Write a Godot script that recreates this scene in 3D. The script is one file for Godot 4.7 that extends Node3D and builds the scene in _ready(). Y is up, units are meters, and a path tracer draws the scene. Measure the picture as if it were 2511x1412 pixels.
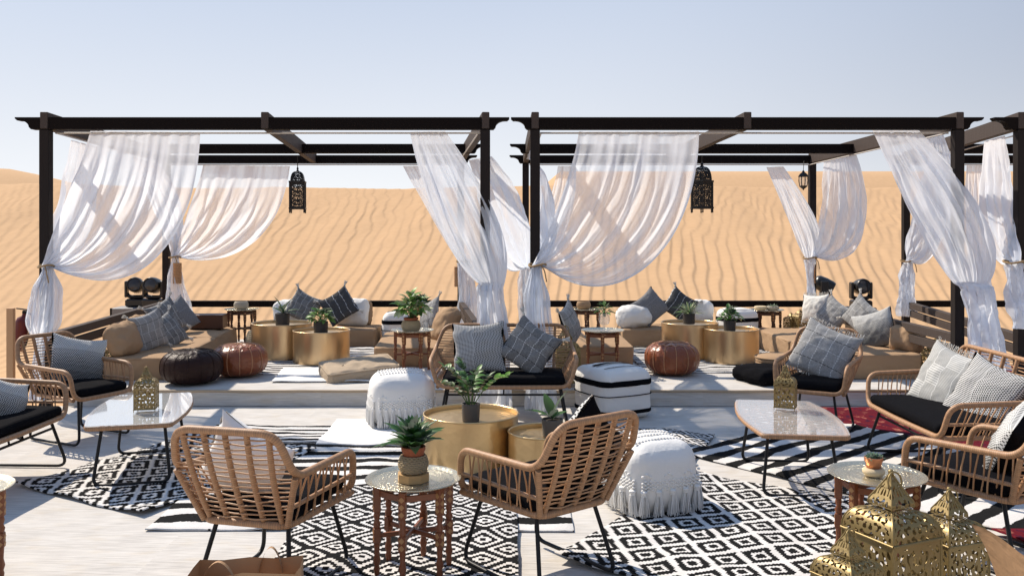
extends Node3D
# A desert lounge: three dark timber pergolas with sheer white drapes, low seating on a carpeted deck and rattan chairs round it.

class MB:
	var v := PackedVector3Array()
	var n := PackedVector3Array()
	var t := PackedVector2Array()
	var c := PackedColorArray()
	var ix := PackedInt32Array()
	var colored := false

	# a sheet of rows x cols points; normals follow the surface
	func grid(p: PackedVector3Array, cols: int, rows: int, wrap := false, uv := PackedVector2Array(), col := PackedColorArray()) -> void:
		var o := v.size()
		for r in rows:
			for k in cols:
				var kl := k - 1
				var kr := k + 1
				if wrap:
					kl = cols - 2 if k == 0 else kl
					kr = 1 if k == cols - 1 else kr
				else:
					kl = maxi(kl, 0)
					kr = mini(kr, cols - 1)
				var du := p[r * cols + kr] - p[r * cols + kl]
				var dv := p[mini(r + 1, rows - 1) * cols + k] - p[maxi(r - 1, 0) * cols + k]
				var nn := du.cross(dv)
				if nn.length_squared() < 1e-16:
					nn = Vector3.UP if dv.length_squared() < 1e-14 else Vector3.UP
				n.append(nn.normalized())
				v.append(p[r * cols + k])
				t.append(uv[r * cols + k] if uv.size() else Vector2(float(k) / (cols - 1), float(r) / (rows - 1)))
				c.append(col[r * cols + k] if col.size() else Color.WHITE)
		if col.size():
			colored = true
		for r in rows - 1:
			for k in cols - 1:
				var a := o + r * cols + k
				ix.append_array(PackedInt32Array([a, a + cols + 1, a + 1, a, a + cols, a + cols + 1]))

	func tube(pts: PackedVector3Array, r0: float, sides := 8, closed := false, r1 := -1.0) -> void:
		var m := pts.size()
		var p := PackedVector3Array()
		var uv := PackedVector2Array()
		var tang := PackedVector3Array()
		var nor := PackedVector3Array()
		for i in m:
			var a := pts[(i - 1 + m) % m] if closed else pts[maxi(i - 1, 0)]
			var b := pts[(i + 1) % m] if closed else pts[mini(i + 1, m - 1)]
			tang.append((b - a).normalized())
		var nn := tang[0].cross(Vector3(0.31, 0.82, 0.48)).normalized()
		for i in m:
			nn = (nn - tang[i] * nn.dot(tang[i])).normalized()
			nor.append(nn)
		var twist := 0.0
		if closed:
			var e := (nor[m - 1] - tang[0] * nor[m - 1].dot(tang[0])).normalized()
			twist = e.signed_angle_to(nor[0], tang[0])
		var along := 0.0
		var rows := m + (1 if closed else 0)
		for i in rows:
			var j := i % m
			if i > 0:
				along += pts[j].distance_to(pts[i - 1])
			var n1 := nor[j] if i < m else nor[0]
			if closed and i < m:
				n1 = n1.rotated(tang[j], twist * i / m)
			var b1 := tang[j].cross(n1)
			var f := float(i) / maxf(rows - 1, 1)
			var r := r0 if r1 < 0.0 else lerpf(r0, r1, f)
			for k in sides + 1:
				var a := TAU * k / sides
				p.append(pts[j] + (n1 * cos(a) + b1 * sin(a)) * r)
				uv.append(Vector2(float(k) / sides, along))
		var o := v.size()
		grid(p, sides + 1, rows, true, uv)
		if not closed:
			for e in [0, rows - 1]:
				var at := v.size()
				var dir := -tang[0] if e == 0 else tang[m - 1]
				for k in sides:
					v.append(v[o + e * (sides + 1) + k])
					n.append(dir)
					t.append(Vector2.ZERO)
					c.append(Color.WHITE)
				for k in range(1, sides - 1):
					if e == 0:
						ix.append_array(PackedInt32Array([at, at + k, at + k + 1]))
					else:
						ix.append_array(PackedInt32Array([at, at + k + 1, at + k]))

	# chamfered box
	func box(at: Vector3, size: Vector3, b := 0.004, bs := Basis.IDENTITY) -> void:
		var h := size / 2
		b = minf(b, minf(h.x, minf(h.y, h.z)) * 0.6)
		var o := v.size()
		for corner in 8:
			var s := Vector3(1 if corner & 1 else -1, 1 if corner & 2 else -1, 1 if corner & 4 else -1)
			for ax in 3:
				var q := Vector3(h.x - b, h.y - b, h.z - b)
				q[ax] = h[ax]
				var d := Vector3.ZERO
				d[ax] = s[ax]
				v.append(at + bs * (q * s))
				n.append(bs * d)
				var w := q * s
				t.append(Vector2(w.z, w.y) if ax == 0 else Vector2(w.x, w.z) if ax == 1 else Vector2(w.x, w.y))
				c.append(Color.WHITE)
		for ax in 3:
			var b1: int = [1, 2, 4][(ax + 1) % 3]
			var b2: int = [1, 2, 4][(ax + 2) % 3]
			var b0: int = [1, 2, 4][ax]
			for side in 2:
				var base := b0 * side
				four(o + base * 3 + ax, o + (base + b1) * 3 + ax, o + (base + b1 + b2) * 3 + ax, o + (base + b2) * 3 + ax)
			for e in 4:   # edges along ax
				var base := (b1 if e & 1 else 0) + (b2 if e & 2 else 0)
				var f1 := (ax + 1) % 3
				var f2 := (ax + 2) % 3
				four(o + base * 3 + f1, o + (base + b0) * 3 + f1, o + (base + b0) * 3 + f2, o + base * 3 + f2)
		for corner in 8:
			tri(o + corner * 3, o + corner * 3 + 1, o + corner * 3 + 2)

	func tri(a: int, b: int, d: int) -> void:
		var f := (v[b] - v[a]).cross(v[d] - v[a])
		if f.dot(n[a] + n[b] + n[d]) > 0:
			ix.append_array(PackedInt32Array([a, d, b]))
		else:
			ix.append_array(PackedInt32Array([a, b, d]))

	func four(a: int, b: int, d: int, e: int) -> void:
		tri(a, b, d)
		tri(a, d, e)

	func lathe(prof: Array, sides := 28, at := Vector3.ZERO, bs := Basis.IDENTITY) -> void:
		var p := PackedVector3Array()
		var uv := PackedVector2Array()
		var len := 0.0
		for r in prof.size():
			var q: Vector2 = prof[r]
			if r > 0:
				len += q.distance_to(prof[r - 1])
			for k in sides + 1:
				var a := TAU * k / sides
				p.append(at + bs * Vector3(q.x * cos(a), q.y, -q.x * sin(a)))
				uv.append(Vector2(float(k) / sides, len))
		grid(p, sides + 1, prof.size(), true, uv)

	# flat polygon given counterclockwise in x,y, pushed out along z from z0 to z1
	func prism(poly: PackedVector2Array, z0: float, z1: float, xf := Transform3D.IDENTITY) -> void:
		var id := Geometry2D.triangulate_polygon(poly)
		for side in 2:
			var o := v.size()
			var nn := xf.basis * Vector3(0, 0, 1 if side else -1)
			for q in poly:
				v.append(xf * Vector3(q.x, q.y, z1 if side else z0))
				n.append(nn.normalized())
				t.append(q)
				c.append(Color.WHITE)
			for k in range(0, id.size(), 3):
				tri(o + id[k], o + id[k + 1], o + id[k + 2])
		for k in poly.size():
			var a := poly[k]
			var b := poly[(k + 1) % poly.size()]
			var nn := (xf.basis * Vector3(b.y - a.y, a.x - b.x, 0)).normalized()
			var o := v.size()
			for q in [Vector3(a.x, a.y, z0), Vector3(b.x, b.y, z0), Vector3(b.x, b.y, z1), Vector3(a.x, a.y, z1)]:
				v.append(xf * q)
				n.append(nn)
				t.append(Vector2(q.z, q.x + q.y))
				c.append(Color.WHITE)
			four(o, o + 1, o + 2, o + 3)

	# a soft block: rounded edges r, faces bulging by puff
	func soft(size: Vector3, r: float, puff: Vector3, at := Vector3.ZERO, m := 5, ns: FastNoiseLite = null, amp := 0.0, seed_at := Vector3.ZERO) -> void:
		var h := size / 2
		r = minf(r, minf(h.x, minf(h.y, h.z)) * 0.98)
		var ax_list := []
		for ax in 3:
			var l := PackedFloat32Array()
			for k in 4:
				l.append(-(h[ax] - r) - r * tan(PI / 4 * (1.0 - k / 4.0)))
			for k in m + 1:
				l.append(lerpf(-(h[ax] - r), h[ax] - r, float(k) / m))
			for k in range(1, 5):
				l.append((h[ax] - r) + r * tan(PI / 4 * (k / 4.0)))
			ax_list.append(l)
		var inner := h - Vector3(r, r, r)
		for ax in 3:
			var a1 := (ax + 1) % 3
			var a2 := (ax + 2) % 3
			var l1: PackedFloat32Array = ax_list[a1]
			var l2: PackedFloat32Array = ax_list[a2]
			for side in [-1, 1]:
				var p := PackedVector3Array()
				var uv := PackedVector2Array()
				for i in l2.size():
					for k in l1.size():
						var q := Vector3.ZERO
						q[ax] = h[ax] * side
						q[a1] = l1[k] if side > 0 else l1[l1.size() - 1 - k]
						q[a2] = l2[i]
						var b := q.clamp(-inner, inner)
						var d := (q - b).normalized()
						var w := b + d * r
						var e := Vector3(1 - pow(absf(w.x) / h.x, 2.0), 1 - pow(absf(w.y) / h.y, 2.0), 1 - pow(absf(w.z) / h.z, 2.0)).clamp(Vector3.ZERO, Vector3.ONE)
						w += Vector3(signf(w.x) * puff.x * e.y * e.z, signf(w.y) * puff.y * e.x * e.z, signf(w.z) * puff.z * e.x * e.y)
						if ns:
							var g := (w + seed_at) * 6.5
							w += d * ns.get_noise_3d(g.x, g.y, g.z) * amp
						p.append(w + at)
						uv.append(Vector2(q.x, q.z) if ax == 1 else Vector2(q.z if ax == 0 else q.x, q.y))
				grid(p, l1.size(), l2.size(), false, uv)

	# a pierced sheet: where field(u, v) > 0 there is metal; place(u, v, w) puts it in space, w = 0 inside and 1 outside
	func pierced(field: Callable, nu: int, nv: int, place: Callable) -> void:
		var f := PackedFloat32Array()
		for j in nv + 1:
			for i in nu + 1:
				f.append(field.call(float(i) / nu, float(j) / nv))
		var off := [[0, 0], [1, 0], [1, 1], [0, 1]]
		for j in nv:
			for i in nu:
				var poly := []
				var cut := []
				for k in 4:
					var a: Array = off[k]
					var b: Array = off[(k + 1) % 4]
					var fa := f[(j + a[1]) * (nu + 1) + i + a[0]]
					var fb := f[(j + b[1]) * (nu + 1) + i + b[0]]
					if fa > 0:
						poly.append(Vector2(i + a[0], j + a[1]))
					if (fa > 0) != (fb > 0):
						var s := fa / (fa - fb)
						var q := Vector2(i + lerpf(a[0], b[0], s), j + lerpf(a[1], b[1], s))
						poly.append(q)
						cut.append([q, fa > 0])
				if poly.size() < 3:
					continue
				for side in 2:
					var o := v.size()
					for q in poly:
						_pv(q, nu, nv, place, side)
					for k in range(1, poly.size() - 1):
						tri(o, o + k, o + k + 1)
				if cut.size() == 2:
					var o := v.size()
					var p0: Vector3 = place.call(cut[0][0].x / nu, cut[0][0].y / nv, 0.0)
					var p1: Vector3 = place.call(cut[1][0].x / nu, cut[1][0].y / nv, 0.0)
					var p2: Vector3 = place.call(cut[1][0].x / nu, cut[1][0].y / nv, 1.0)
					var p3: Vector3 = place.call(cut[0][0].x / nu, cut[0][0].y / nv, 1.0)
					var nn := (p1 - p0).cross(p3 - p0).normalized() * (1.0 if cut[0][1] else -1.0)
					for q in [p0, p1, p2, p3]:
						v.append(q)
						n.append(nn)
						t.append(Vector2.ZERO)
						c.append(Color.WHITE)
					four(o, o + 1, o + 2, o + 3)

	func _pv(q: Vector2, nu: int, nv: int, place: Callable, side: int) -> void:
		var u := q.x / nu
		var w := q.y / nv
		var p: Vector3 = place.call(u, w, float(side))
		var du: Vector3 = place.call(u + 0.01, w, float(side)) - place.call(u - 0.01, w, float(side))
		var dv: Vector3 = place.call(u, w + 0.01, float(side)) - place.call(u, w - 0.01, float(side))
		var nn := du.cross(dv).normalized()
		var outw: Vector3 = place.call(u, w, 1.0) - place.call(u, w, 0.0)
		if nn.dot(outw) < 0:
			nn = -nn
		v.append(p)
		n.append(nn if side else -nn)
		t.append(Vector2(u, w))
		c.append(Color.WHITE)

	func done() -> ArrayMesh:
		var a := []
		a.resize(Mesh.ARRAY_MAX)
		a[Mesh.ARRAY_VERTEX] = v
		a[Mesh.ARRAY_NORMAL] = n
		a[Mesh.ARRAY_TEX_UV] = t
		if colored:
			a[Mesh.ARRAY_COLOR] = c
		a[Mesh.ARRAY_INDEX] = ix
		var m := ArrayMesh.new()
		m.add_surface_from_arrays(Mesh.PRIMITIVE_TRIANGLES, a)
		return m

var M := {}
var used := {}
var rng := RandomNumberGenerator.new()
var noise := FastNoiseLite.new()

func numbered(called: String) -> String:
	var k: int = used.get(called, 0)
	used[called] = k + 1
	return called if k == 0 else "%s_%03d" % [called, k]

func tag(o: Node3D, label: String, category := "", group := "", kind := "") -> void:
	o.set_meta("label", label)
	if category:
		o.set_meta("category", category)
	if group:
		o.set_meta("group", group)
	if kind:
		o.set_meta("kind", kind)

func thing(called: String, label: String, category: String, at := Vector3.ZERO, turn := 0.0, group := "") -> Node3D:
	var o := Node3D.new()
	o.name = numbered(called)
	add_child(o)
	o.position = at
	o.rotation.y = deg_to_rad(turn)
	tag(o, label, category, group)
	return o

func solo(called: String, b: MB, m: Material, label: String, category: String, at := Vector3.ZERO, turn := 0.0, group := "") -> MeshInstance3D:
	var o := MeshInstance3D.new()
	o.name = numbered(called)
	o.mesh = b.done()
	o.material_override = m
	add_child(o)
	o.position = at
	o.rotation.y = deg_to_rad(turn)
	tag(o, label, category, group)
	return o

func copy(o: Node3D, called: String, label: String, at: Vector3, turn := 0.0, group := "") -> Node3D:
	var c: Node3D = o.duplicate()
	c.name = numbered(called)
	add_child(c)
	c.position = at
	c.rotation = Vector3(0, deg_to_rad(turn), 0)
	c.set_meta("label", label)
	if group:
		c.set_meta("group", group)
	return c

func part(parent: Node3D, called: String, what: Variant, m: Material, xf := Transform3D.IDENTITY) -> MeshInstance3D:
	var o := MeshInstance3D.new()
	o.name = called
	o.mesh = what.done() if what is MB else what
	o.material_override = m
	o.transform = xf
	parent.add_child(o, true)
	return o

func structure(called: String, b: MB, m: Material, label: String) -> MeshInstance3D:
	var o := MeshInstance3D.new()
	o.name = numbered(called)
	o.mesh = b.done()
	o.material_override = m
	add_child(o)
	o.set_meta("kind", "structure")
	o.set_meta("label", label)
	return o

func fillet(pts: Array, r: float, seg := 5, closed := false) -> PackedVector3Array:
	var out := PackedVector3Array()
	var m := pts.size()
	for i in m:
		var p: Vector3 = pts[i]
		if not closed and (i == 0 or i == m - 1):
			out.append(p)
			continue
		var a: Vector3 = pts[(i - 1 + m) % m]
		var b: Vector3 = pts[(i + 1) % m]
		var ra := minf(r, p.distance_to(a) * 0.48)
		var rb := minf(r, p.distance_to(b) * 0.48)
		var p0 := p + (a - p).normalized() * ra
		var p1 := p + (b - p).normalized() * rb
		for k in seg + 1:
			var s := float(k) / seg
			out.append(p0 * (1 - s) * (1 - s) + p * 2 * s * (1 - s) + p1 * s * s)
	return out

func curve(pts: Array, seg := 6) -> PackedVector3Array:
	var out := PackedVector3Array()
	for i in pts.size() - 1:
		var a: Vector3 = pts[maxi(i - 1, 0)]
		var b: Vector3 = pts[i]
		var c: Vector3 = pts[i + 1]
		var d: Vector3 = pts[mini(i + 2, pts.size() - 1)]
		for k in seg:
			out.append(b.cubic_interpolate(c, a, d, float(k) / seg))
	out.append(pts[-1])
	return out

func pose(at: Vector3, yaw: float, lean := 0.0, roll := 0.0) -> Transform3D:
	return Transform3D(Basis(Vector3.UP, deg_to_rad(yaw)) * Basis(Vector3.RIGHT, deg_to_rad(-lean)) * Basis(Vector3.BACK, deg_to_rad(roll)), at)

func lin(r: float, g: float, b: float, a := 1.0) -> Color:
	return Color(r, g, b, a).linear_to_srgb()

func mat(r: float, g: float, b: float, rough := 0.8, metal := 0.0) -> StandardMaterial3D:
	var m := StandardMaterial3D.new()
	m.albedo_color = lin(r, g, b)
	m.roughness = rough
	m.metallic = metal
	m.cull_mode = BaseMaterial3D.CULL_DISABLED
	return m

func picture(w: int, h: int, f: Callable) -> ImageTexture:
	var im := Image.create(w, h, false, Image.FORMAT_RGB8)
	for y in h:
		for x in w:
			var c: Color = f.call(x, y)
			im.set_pixel(x, y, c.linear_to_srgb())
	return ImageTexture.create_from_image(im)

func heights(w: int, h: int, f: Callable) -> ImageTexture:
	var im := Image.create(w, h, false, Image.FORMAT_L8)
	for y in h:
		for x in w:
			var g: float = f.call(x, y)
			im.set_pixel(x, y, Color(g, g, g))
	return ImageTexture.create_from_image(im)

func relief(m: StandardMaterial3D, tx: Texture2D, cm: float) -> void:
	m.heightmap_enabled = true
	m.heightmap_texture = tx
	m.heightmap_scale = cm

func tri3(m: StandardMaterial3D, s: float, world := false) -> void:
	m.uv1_triplanar = true
	m.uv1_world_triplanar = world
	m.uv1_scale = Vector3(s, s, s)

func noise_tex(size: int, freq: float, kind := FastNoiseLite.TYPE_SIMPLEX_SMOOTH, lo := Color.BLACK, hi := Color.WHITE, oct := 4, sd := 3) -> NoiseTexture2D:
	var fn := FastNoiseLite.new()
	fn.noise_type = kind
	fn.frequency = freq
	fn.fractal_octaves = oct
	fn.seed = sd
	var tx := NoiseTexture2D.new()
	tx.width = size
	tx.height = size
	tx.seamless = true
	tx.noise = fn
	var g := Gradient.new()
	g.set_color(0, lo)
	g.set_color(1, hi)
	tx.color_ramp = g
	return tx

func _ready() -> void:
	rng.seed = 11
	noise.seed = 5
	noise.frequency = 1.0
	noise.fractal_octaves = 3
	# camera: eye height 1.65 m, level, with the lens shifted down as in an architectural shot
	var cam := Camera3D.new()
	cam.name = "camera"
	cam.projection = Camera3D.PROJECTION_FRUSTUM
	cam.near = 0.1
	cam.far = 1500.0
	cam.size = 2 * 0.1 * 706.0 / 2130.0
	cam.frustum_offset = Vector2(0, -136.0 / 2130.0 * 0.1)
	cam.position = Vector3(0, 1.65, 0)
	add_child(cam)
	cam.make_current()
	# sky and sun
	var sm := PanoramaSkyMaterial.new()
	sm.panorama = hazy_sky(Vector3(-0.70, 1.0, -0.64).normalized())
	var env := Environment.new()
	env.background_mode = Environment.BG_SKY
	env.sky = Sky.new()
	env.sky.sky_material = sm
	env.background_energy_multiplier = 0.94
	env.tonemap_mode = Environment.TONE_MAPPER_LINEAR
	env.tonemap_exposure = 1.2
	env.sdfgi_enabled = true
	env.ssao_enabled = true
	env.ssil_enabled = true
	var we := WorldEnvironment.new()
	we.name = "world_environment"
	we.environment = env
	add_child(we)
	var sun := DirectionalLight3D.new()
	sun.name = "sun"
	sun.light_energy = 1.6
	sun.light_color = Color(1.0, 0.95, 0.88)
	sun.light_angular_distance = 0.5
	sun.shadow_enabled = true
	add_child(sun)
	sun.look_at_from_position(Vector3.ZERO, Vector3(0.70, -1.0, 0.64))
	materials()
	terrain()
	deck()
	rugs()
	pergolas()
	drapes()
	daybeds()
	chairs()
	tables()
	drums()
	poufs()
	pillows()
	plants()
	lanterns()
	odds()

# desert haze: white at the horizon, blue overhead, brighter on the sun's side
func hazy_sky(sun: Vector3) -> ImageTexture:
	var w := 512
	var h := 256
	var im := Image.create(w, h, false, Image.FORMAT_RGBF)
	for y in h:
		var el := PI / 2 - PI * (y + 0.5) / h
		for x in w:
			var az := TAU * (x + 0.5) / w   # the picture's first column looks along -z
			var d := Vector3(sin(az) * cos(el), sin(el), -cos(az) * cos(el))
			var c := Color(0.46, 0.35, 0.22)
			if d.y > -0.02:
				var k := pow(clampf(1.0 - maxf(d.y, 0.0), 0, 1), 2.6)
				c = Color(0.20, 0.315, 0.54).lerp(Color(0.87, 0.885, 0.90), k)
				var g := d.dot(sun)
				c = c.lerp(Color(0.22, 0.33, 0.56), 0.6 * sm(0.6, 0.0, g) * (1.0 - 0.75 * k))
				var f := 0.75 + 0.36 * sm(0.05, 0.62, g) * (1.0 - 0.4 * k) + 0.9 * pow(maxf(g, 0.0), 14.0)
				c = Color(c.r * f, c.g * f, c.b * f).lerp(Color(0.93, 0.94, 0.945), 0.6 * pow(k, 6.0))
			im.set_pixel(x, y, c)
	return ImageTexture.create_from_image(im)

func matte(m: StandardMaterial3D, s := 0.2) -> StandardMaterial3D:
	m.metallic_specular = s
	return m

func materials() -> void:
	var wood := mat(0.010, 0.0075, 0.007, 0.6)
	wood.metallic_specular = 0.16
	relief(wood, heights(64, 256, func(x, y): return 0.5 + 0.5 * noise.get_noise_2d(x * 0.12, y * 0.008)), 0.25)
	wood.uv1_scale = Vector3(4, 1, 1)
	M.wood = wood
	M.joist = wood.duplicate()
	M.joist.albedo_color = lin(0.075, 0.060, 0.053)
	M.post = wood.duplicate()
	M.post.albedo_color = lin(0.026, 0.022, 0.021)
	var sand := mat(0.60, 0.388, 0.217, 0.95)
	var st := noise_tex(512, 0.02, FastNoiseLite.TYPE_SIMPLEX_SMOOTH, Color(0.955, 0.95, 0.94), Color(1, 1, 1), 5)
	sand.albedo_texture = st
	matte(sand, 0.2)
	tri3(sand, 0.35, true)
	M.sand = sand
	var carpet := matte(mat(0.59, 0.572, 0.545, 0.95))
	carpet.albedo_texture = picture(512, 512, func(x, y):
		var g: float = 0.88 + 0.26 * noise.get_noise_2d(x * 0.012, y * 0.35) + 0.10 * noise.get_noise_2d(x * 0.012 + 60, y * 0.012) + rng.randf() * 0.05
		var stain: float = clampf(noise.get_noise_2d(x * 0.012 + 90, y * 0.02) * 1.6 - 0.2, 0, 1)
		return Color(g, g * (0.985 - 0.035 * stain), g * (0.965 - 0.09 * stain)))
	relief(carpet, heights(256, 256, func(x, y): return 0.5 + 0.4 * noise.get_noise_2d(x * 0.03, y * 0.5) + rng.randf() * 0.1), 0.35)
	tri3(carpet, 0.55, true)
	M.carpet = carpet
	var canvas := matte(mat(0.365, 0.245, 0.15, 0.9))
	relief(canvas, heights(256, 256, func(x, y): return 0.5 + 0.35 * noise.get_noise_2d(x * 0.02, y * 0.02) + rng.randf() * 0.2), 0.5)
	tri3(canvas, 1.6)
	M.canvas = canvas
	M.canvas_light = canvas.duplicate()
	M.canvas_light.albedo_color = lin(0.43, 0.34, 0.245)
	M.piping = mat(0.30, 0.2, 0.125, 0.9)
	var wrap := mat(0.43, 0.235, 0.12, 0.55)
	wrap.albedo_texture = picture(4, 64, func(x, y):
		var s := absf(fmod(y, 16.0) / 8.0 - 1.0)
		var g := 1.0 - 0.55 * pow(s, 5.0)
		var q := 1.0 - 0.16 * float((y / 16 * 7) % 4) / 3.0
		return Color(g * q, g * q, g * q * 0.97))
	wrap.uv1_scale = Vector3(1, 24, 1)
	M.wrap = wrap
	M.reeds = [mat(0.40, 0.215, 0.105, 0.5), mat(0.36, 0.185, 0.085, 0.5), mat(0.46, 0.26, 0.135, 0.55), mat(0.40, 0.23, 0.12, 0.5)]
	M.reed = M.reeds[0]
	M.black_metal = matte(mat(0.012, 0.0125, 0.014, 0.45), 0.35)
	M.black_fabric = matte(mat(0.006, 0.006, 0.0075, 0.95), 0.15)
	relief(M.black_fabric, noise_tex(256, 0.05), 0.2)
	tri3(M.black_fabric, 3.0)
	var white := mat(0.80, 0.785, 0.75, 0.92)
	relief(white, noise_tex(256, 0.05), 0.18)
	tri3(white, 4.0)
	matte(white, 0.15)
	M.white = white
	var sheer := mat(0.885, 0.925, 0.985, 0.9)
	sheer.transparency = BaseMaterial3D.TRANSPARENCY_ALPHA
	sheer.vertex_color_use_as_albedo = true
	sheer.backlight_enabled = true
	sheer.backlight = Color(1, 1, 1)
	M.sheer = sheer
	M.rope = mat(0.33, 0.22, 0.11, 0.9)
	var gold := mat(0.70, 0.50, 0.26, 0.33, 0.95)
	relief(gold, noise_tex(256, 0.02, FastNoiseLite.TYPE_CELLULAR, Color.BLACK, Color.WHITE, 2), 0.3)
	tri3(gold, 3.0)
	M.gold = gold
	M.gold_smooth = mat(0.66, 0.48, 0.28, 0.31, 0.95)
	relief(M.gold_smooth, noise_tex(128, 0.02), 0.15)
	tri3(M.gold_smooth, 1.2)
	var brass := mat(0.27, 0.195, 0.078, 0.45, 0.5)
	relief(brass, noise_tex(128, 0.05), 0.08)
	tri3(brass, 5.0)
	M.brass = brass
	var tray := mat(0.62, 0.56, 0.42, 0.3, 0.85)
	var tray_height := heights(512, 512, func(x, y):
		var d := Vector2(x - 255.5, y - 255.5) / 256.0
		var r := d.length()
		var a := d.angle()
		var g := 0.5
		if r > 0.55 and r < 0.72:
			g += 0.4 * signf(sin(a * 24) * cos(r * 75))
		elif r > 0.78 and r < 0.92:
			g += 0.35 * signf(sin(a * 40 + r * 30))
		elif r < 0.4:
			g += 0.4 * signf(cos(a * 8) * sin(r * 40 + 1.2 * cos(a * 16)))
		return clampf(g + noise.get_noise_2d(x * 0.1, y * 0.1) * 0.2, 0, 1))
	relief(tray, tray_height, 0.25)
	tray.roughness_texture = noise_tex(128, 0.03, FastNoiseLite.TYPE_SIMPLEX_SMOOTH, Color(0.6, 0.6, 0.6), Color.WHITE)
	M.tray = tray
	var carved := mat(0.20, 0.062, 0.022, 0.42)
	relief(carved, noise_tex(128, 0.03), 0.15)
	tri3(carved, 3.0)
	M.carved = carved
	M.carved_dark = mat(0.075, 0.026, 0.013, 0.45)
	M.inlay = mat(0.42, 0.22, 0.09, 0.5)
	var leather := mat(0.21, 0.056, 0.018, 0.34)
	relief(leather, noise_tex(256, 0.03, FastNoiseLite.TYPE_SIMPLEX_SMOOTH, Color.BLACK, Color.WHITE, 5), 0.9)
	tri3(leather, 2.2)
	M.leather = leather
	M.leather_dark = leather.duplicate()
	M.leather_dark.albedo_color = lin(0.026, 0.0115, 0.009)
	M.leather_dark.roughness = 0.5
	M.leather_dark.metallic_specular = 0.3
	M.stitch = mat(0.50, 0.26, 0.14, 0.7)
	M.glass = mat(0.95, 0.97, 0.97, 0.03)
	M.glass.transparency = BaseMaterial3D.TRANSPARENCY_ALPHA
	M.glass.albedo_color.a = 0.12
	M.table_glass = M.glass.duplicate()
	M.table_glass.metallic = 0.55
	M.clear_glass = M.glass.duplicate()
	M.clear_glass.metallic = 0.04
	M.pot = mat(0.028, 0.029, 0.032, 0.6)
	M.pot_grey = mat(0.075, 0.072, 0.068, 0.75)
	M.terracotta = mat(0.30, 0.085, 0.035, 0.7)
	M.copper = mat(0.62, 0.26, 0.13, 0.33, 0.8)
	M.soil = mat(0.03, 0.018, 0.011, 1.0)
	var basket := mat(0.66, 0.53, 0.34, 0.9)
	relief(basket, heights(64, 64, func(x, y): return clampf(0.5 + 0.5 * sin((x + y) * 0.39 * (1 if (y / 16) % 2 else 1)) * sin((x - y) * 0.196), 0, 1)), 0.25)
	basket.uv1_scale = Vector3(10, 16, 1)
	M.basket = basket
	M.kraft = mat(0.40, 0.235, 0.12, 0.85)
	relief(M.kraft, noise_tex(128, 0.012), 0.5)
	M.pale_wood = mat(0.47, 0.29, 0.12, 0.6)
	M.stake = mat(0.50, 0.29, 0.15, 0.8)
	M.light_black = mat(0.012, 0.012, 0.013, 0.35)
	M.lens = mat(0.03, 0.03, 0.035, 0.08)
	M.case_grey = mat(0.20, 0.20, 0.205, 0.5)
	M.red_paint = mat(0.11, 0.008, 0.006, 0.4)
	M.stone = mat(0.42, 0.37, 0.29, 0.9)
	M.leaf_dark = leaf_mat(0.020, 0.088, 0.010)
	M.leaf_mid = leaf_mat(0.050, 0.155, 0.016)
	M.leaf_bright = leaf_mat(0.13, 0.28, 0.03)
	M.leaf_grey = leaf_mat(0.10, 0.17, 0.085)
	M.leaf_succ = leaf_mat(0.075, 0.15, 0.085)
	M.leaf_cream = leaf_mat(0.40, 0.44, 0.22)
	M.stem = mat(0.07, 0.14, 0.03, 0.7)
	M.hang_black = mat(0.015, 0.013, 0.012, 0.45, 0.3)

func leaf_mat(r: float, g: float, b: float) -> StandardMaterial3D:
	var m := matte(mat(r, g, b, 0.45), 0.35)
	m.backlight_enabled = true
	m.backlight = Color(0.35, 0.35, 0.35)
	return m

# ---------------------------------------------------------------- ground

func sm(a: float, b: float, x: float) -> float:
	var q := clampf((x - a) / (b - a), 0.0, 1.0)
	return q * q * (3 - 2 * q)

func land(x: float, d: float) -> float:
	var crest := 3.15 + 0.1 * sm(-8, -16, x) + 0.12 * noise.get_noise_2d(x * 0.05, 3.0)
	var s := (d - 12.4 - 0.5 * noise.get_noise_2d(x * 0.12, 9.0)) / 13.6
	var up := s * 0.94 + 0.06 * s * s
	up = 0.5 * (up + sqrt(up * up + 0.0016)) - 0.02
	var down := 1.0 - (d - 25.8) * 0.05
	var k := 0.05
	var hh := clampf(0.5 + 0.5 * (down - up) / k, 0, 1)
	var near := (lerpf(down, up, hh) - k * hh * (1 - hh)) * crest
	near = maxf(near, -0.5)
	var far := 4.95 * sm(-2.6, 2.2, x) * exp(-pow((d - 46.0) / 11.0, 2.0))
	far = maxf(far, (3.6 + 1.75 * sm(-20.0, -29.0, x)) * exp(-pow((d - 48.0) / 14.0, 2.0)) * sm(-14.0, -19.0, x))
	var hills := 2.2 * (noise.get_noise_2d(x * 0.008, d * 0.012) + 0.2) * sm(70, 120, absf(d) + absf(x) * 0.5)
	return maxf(near if d < 60 else -0.5, far) + hills - 0.03

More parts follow.
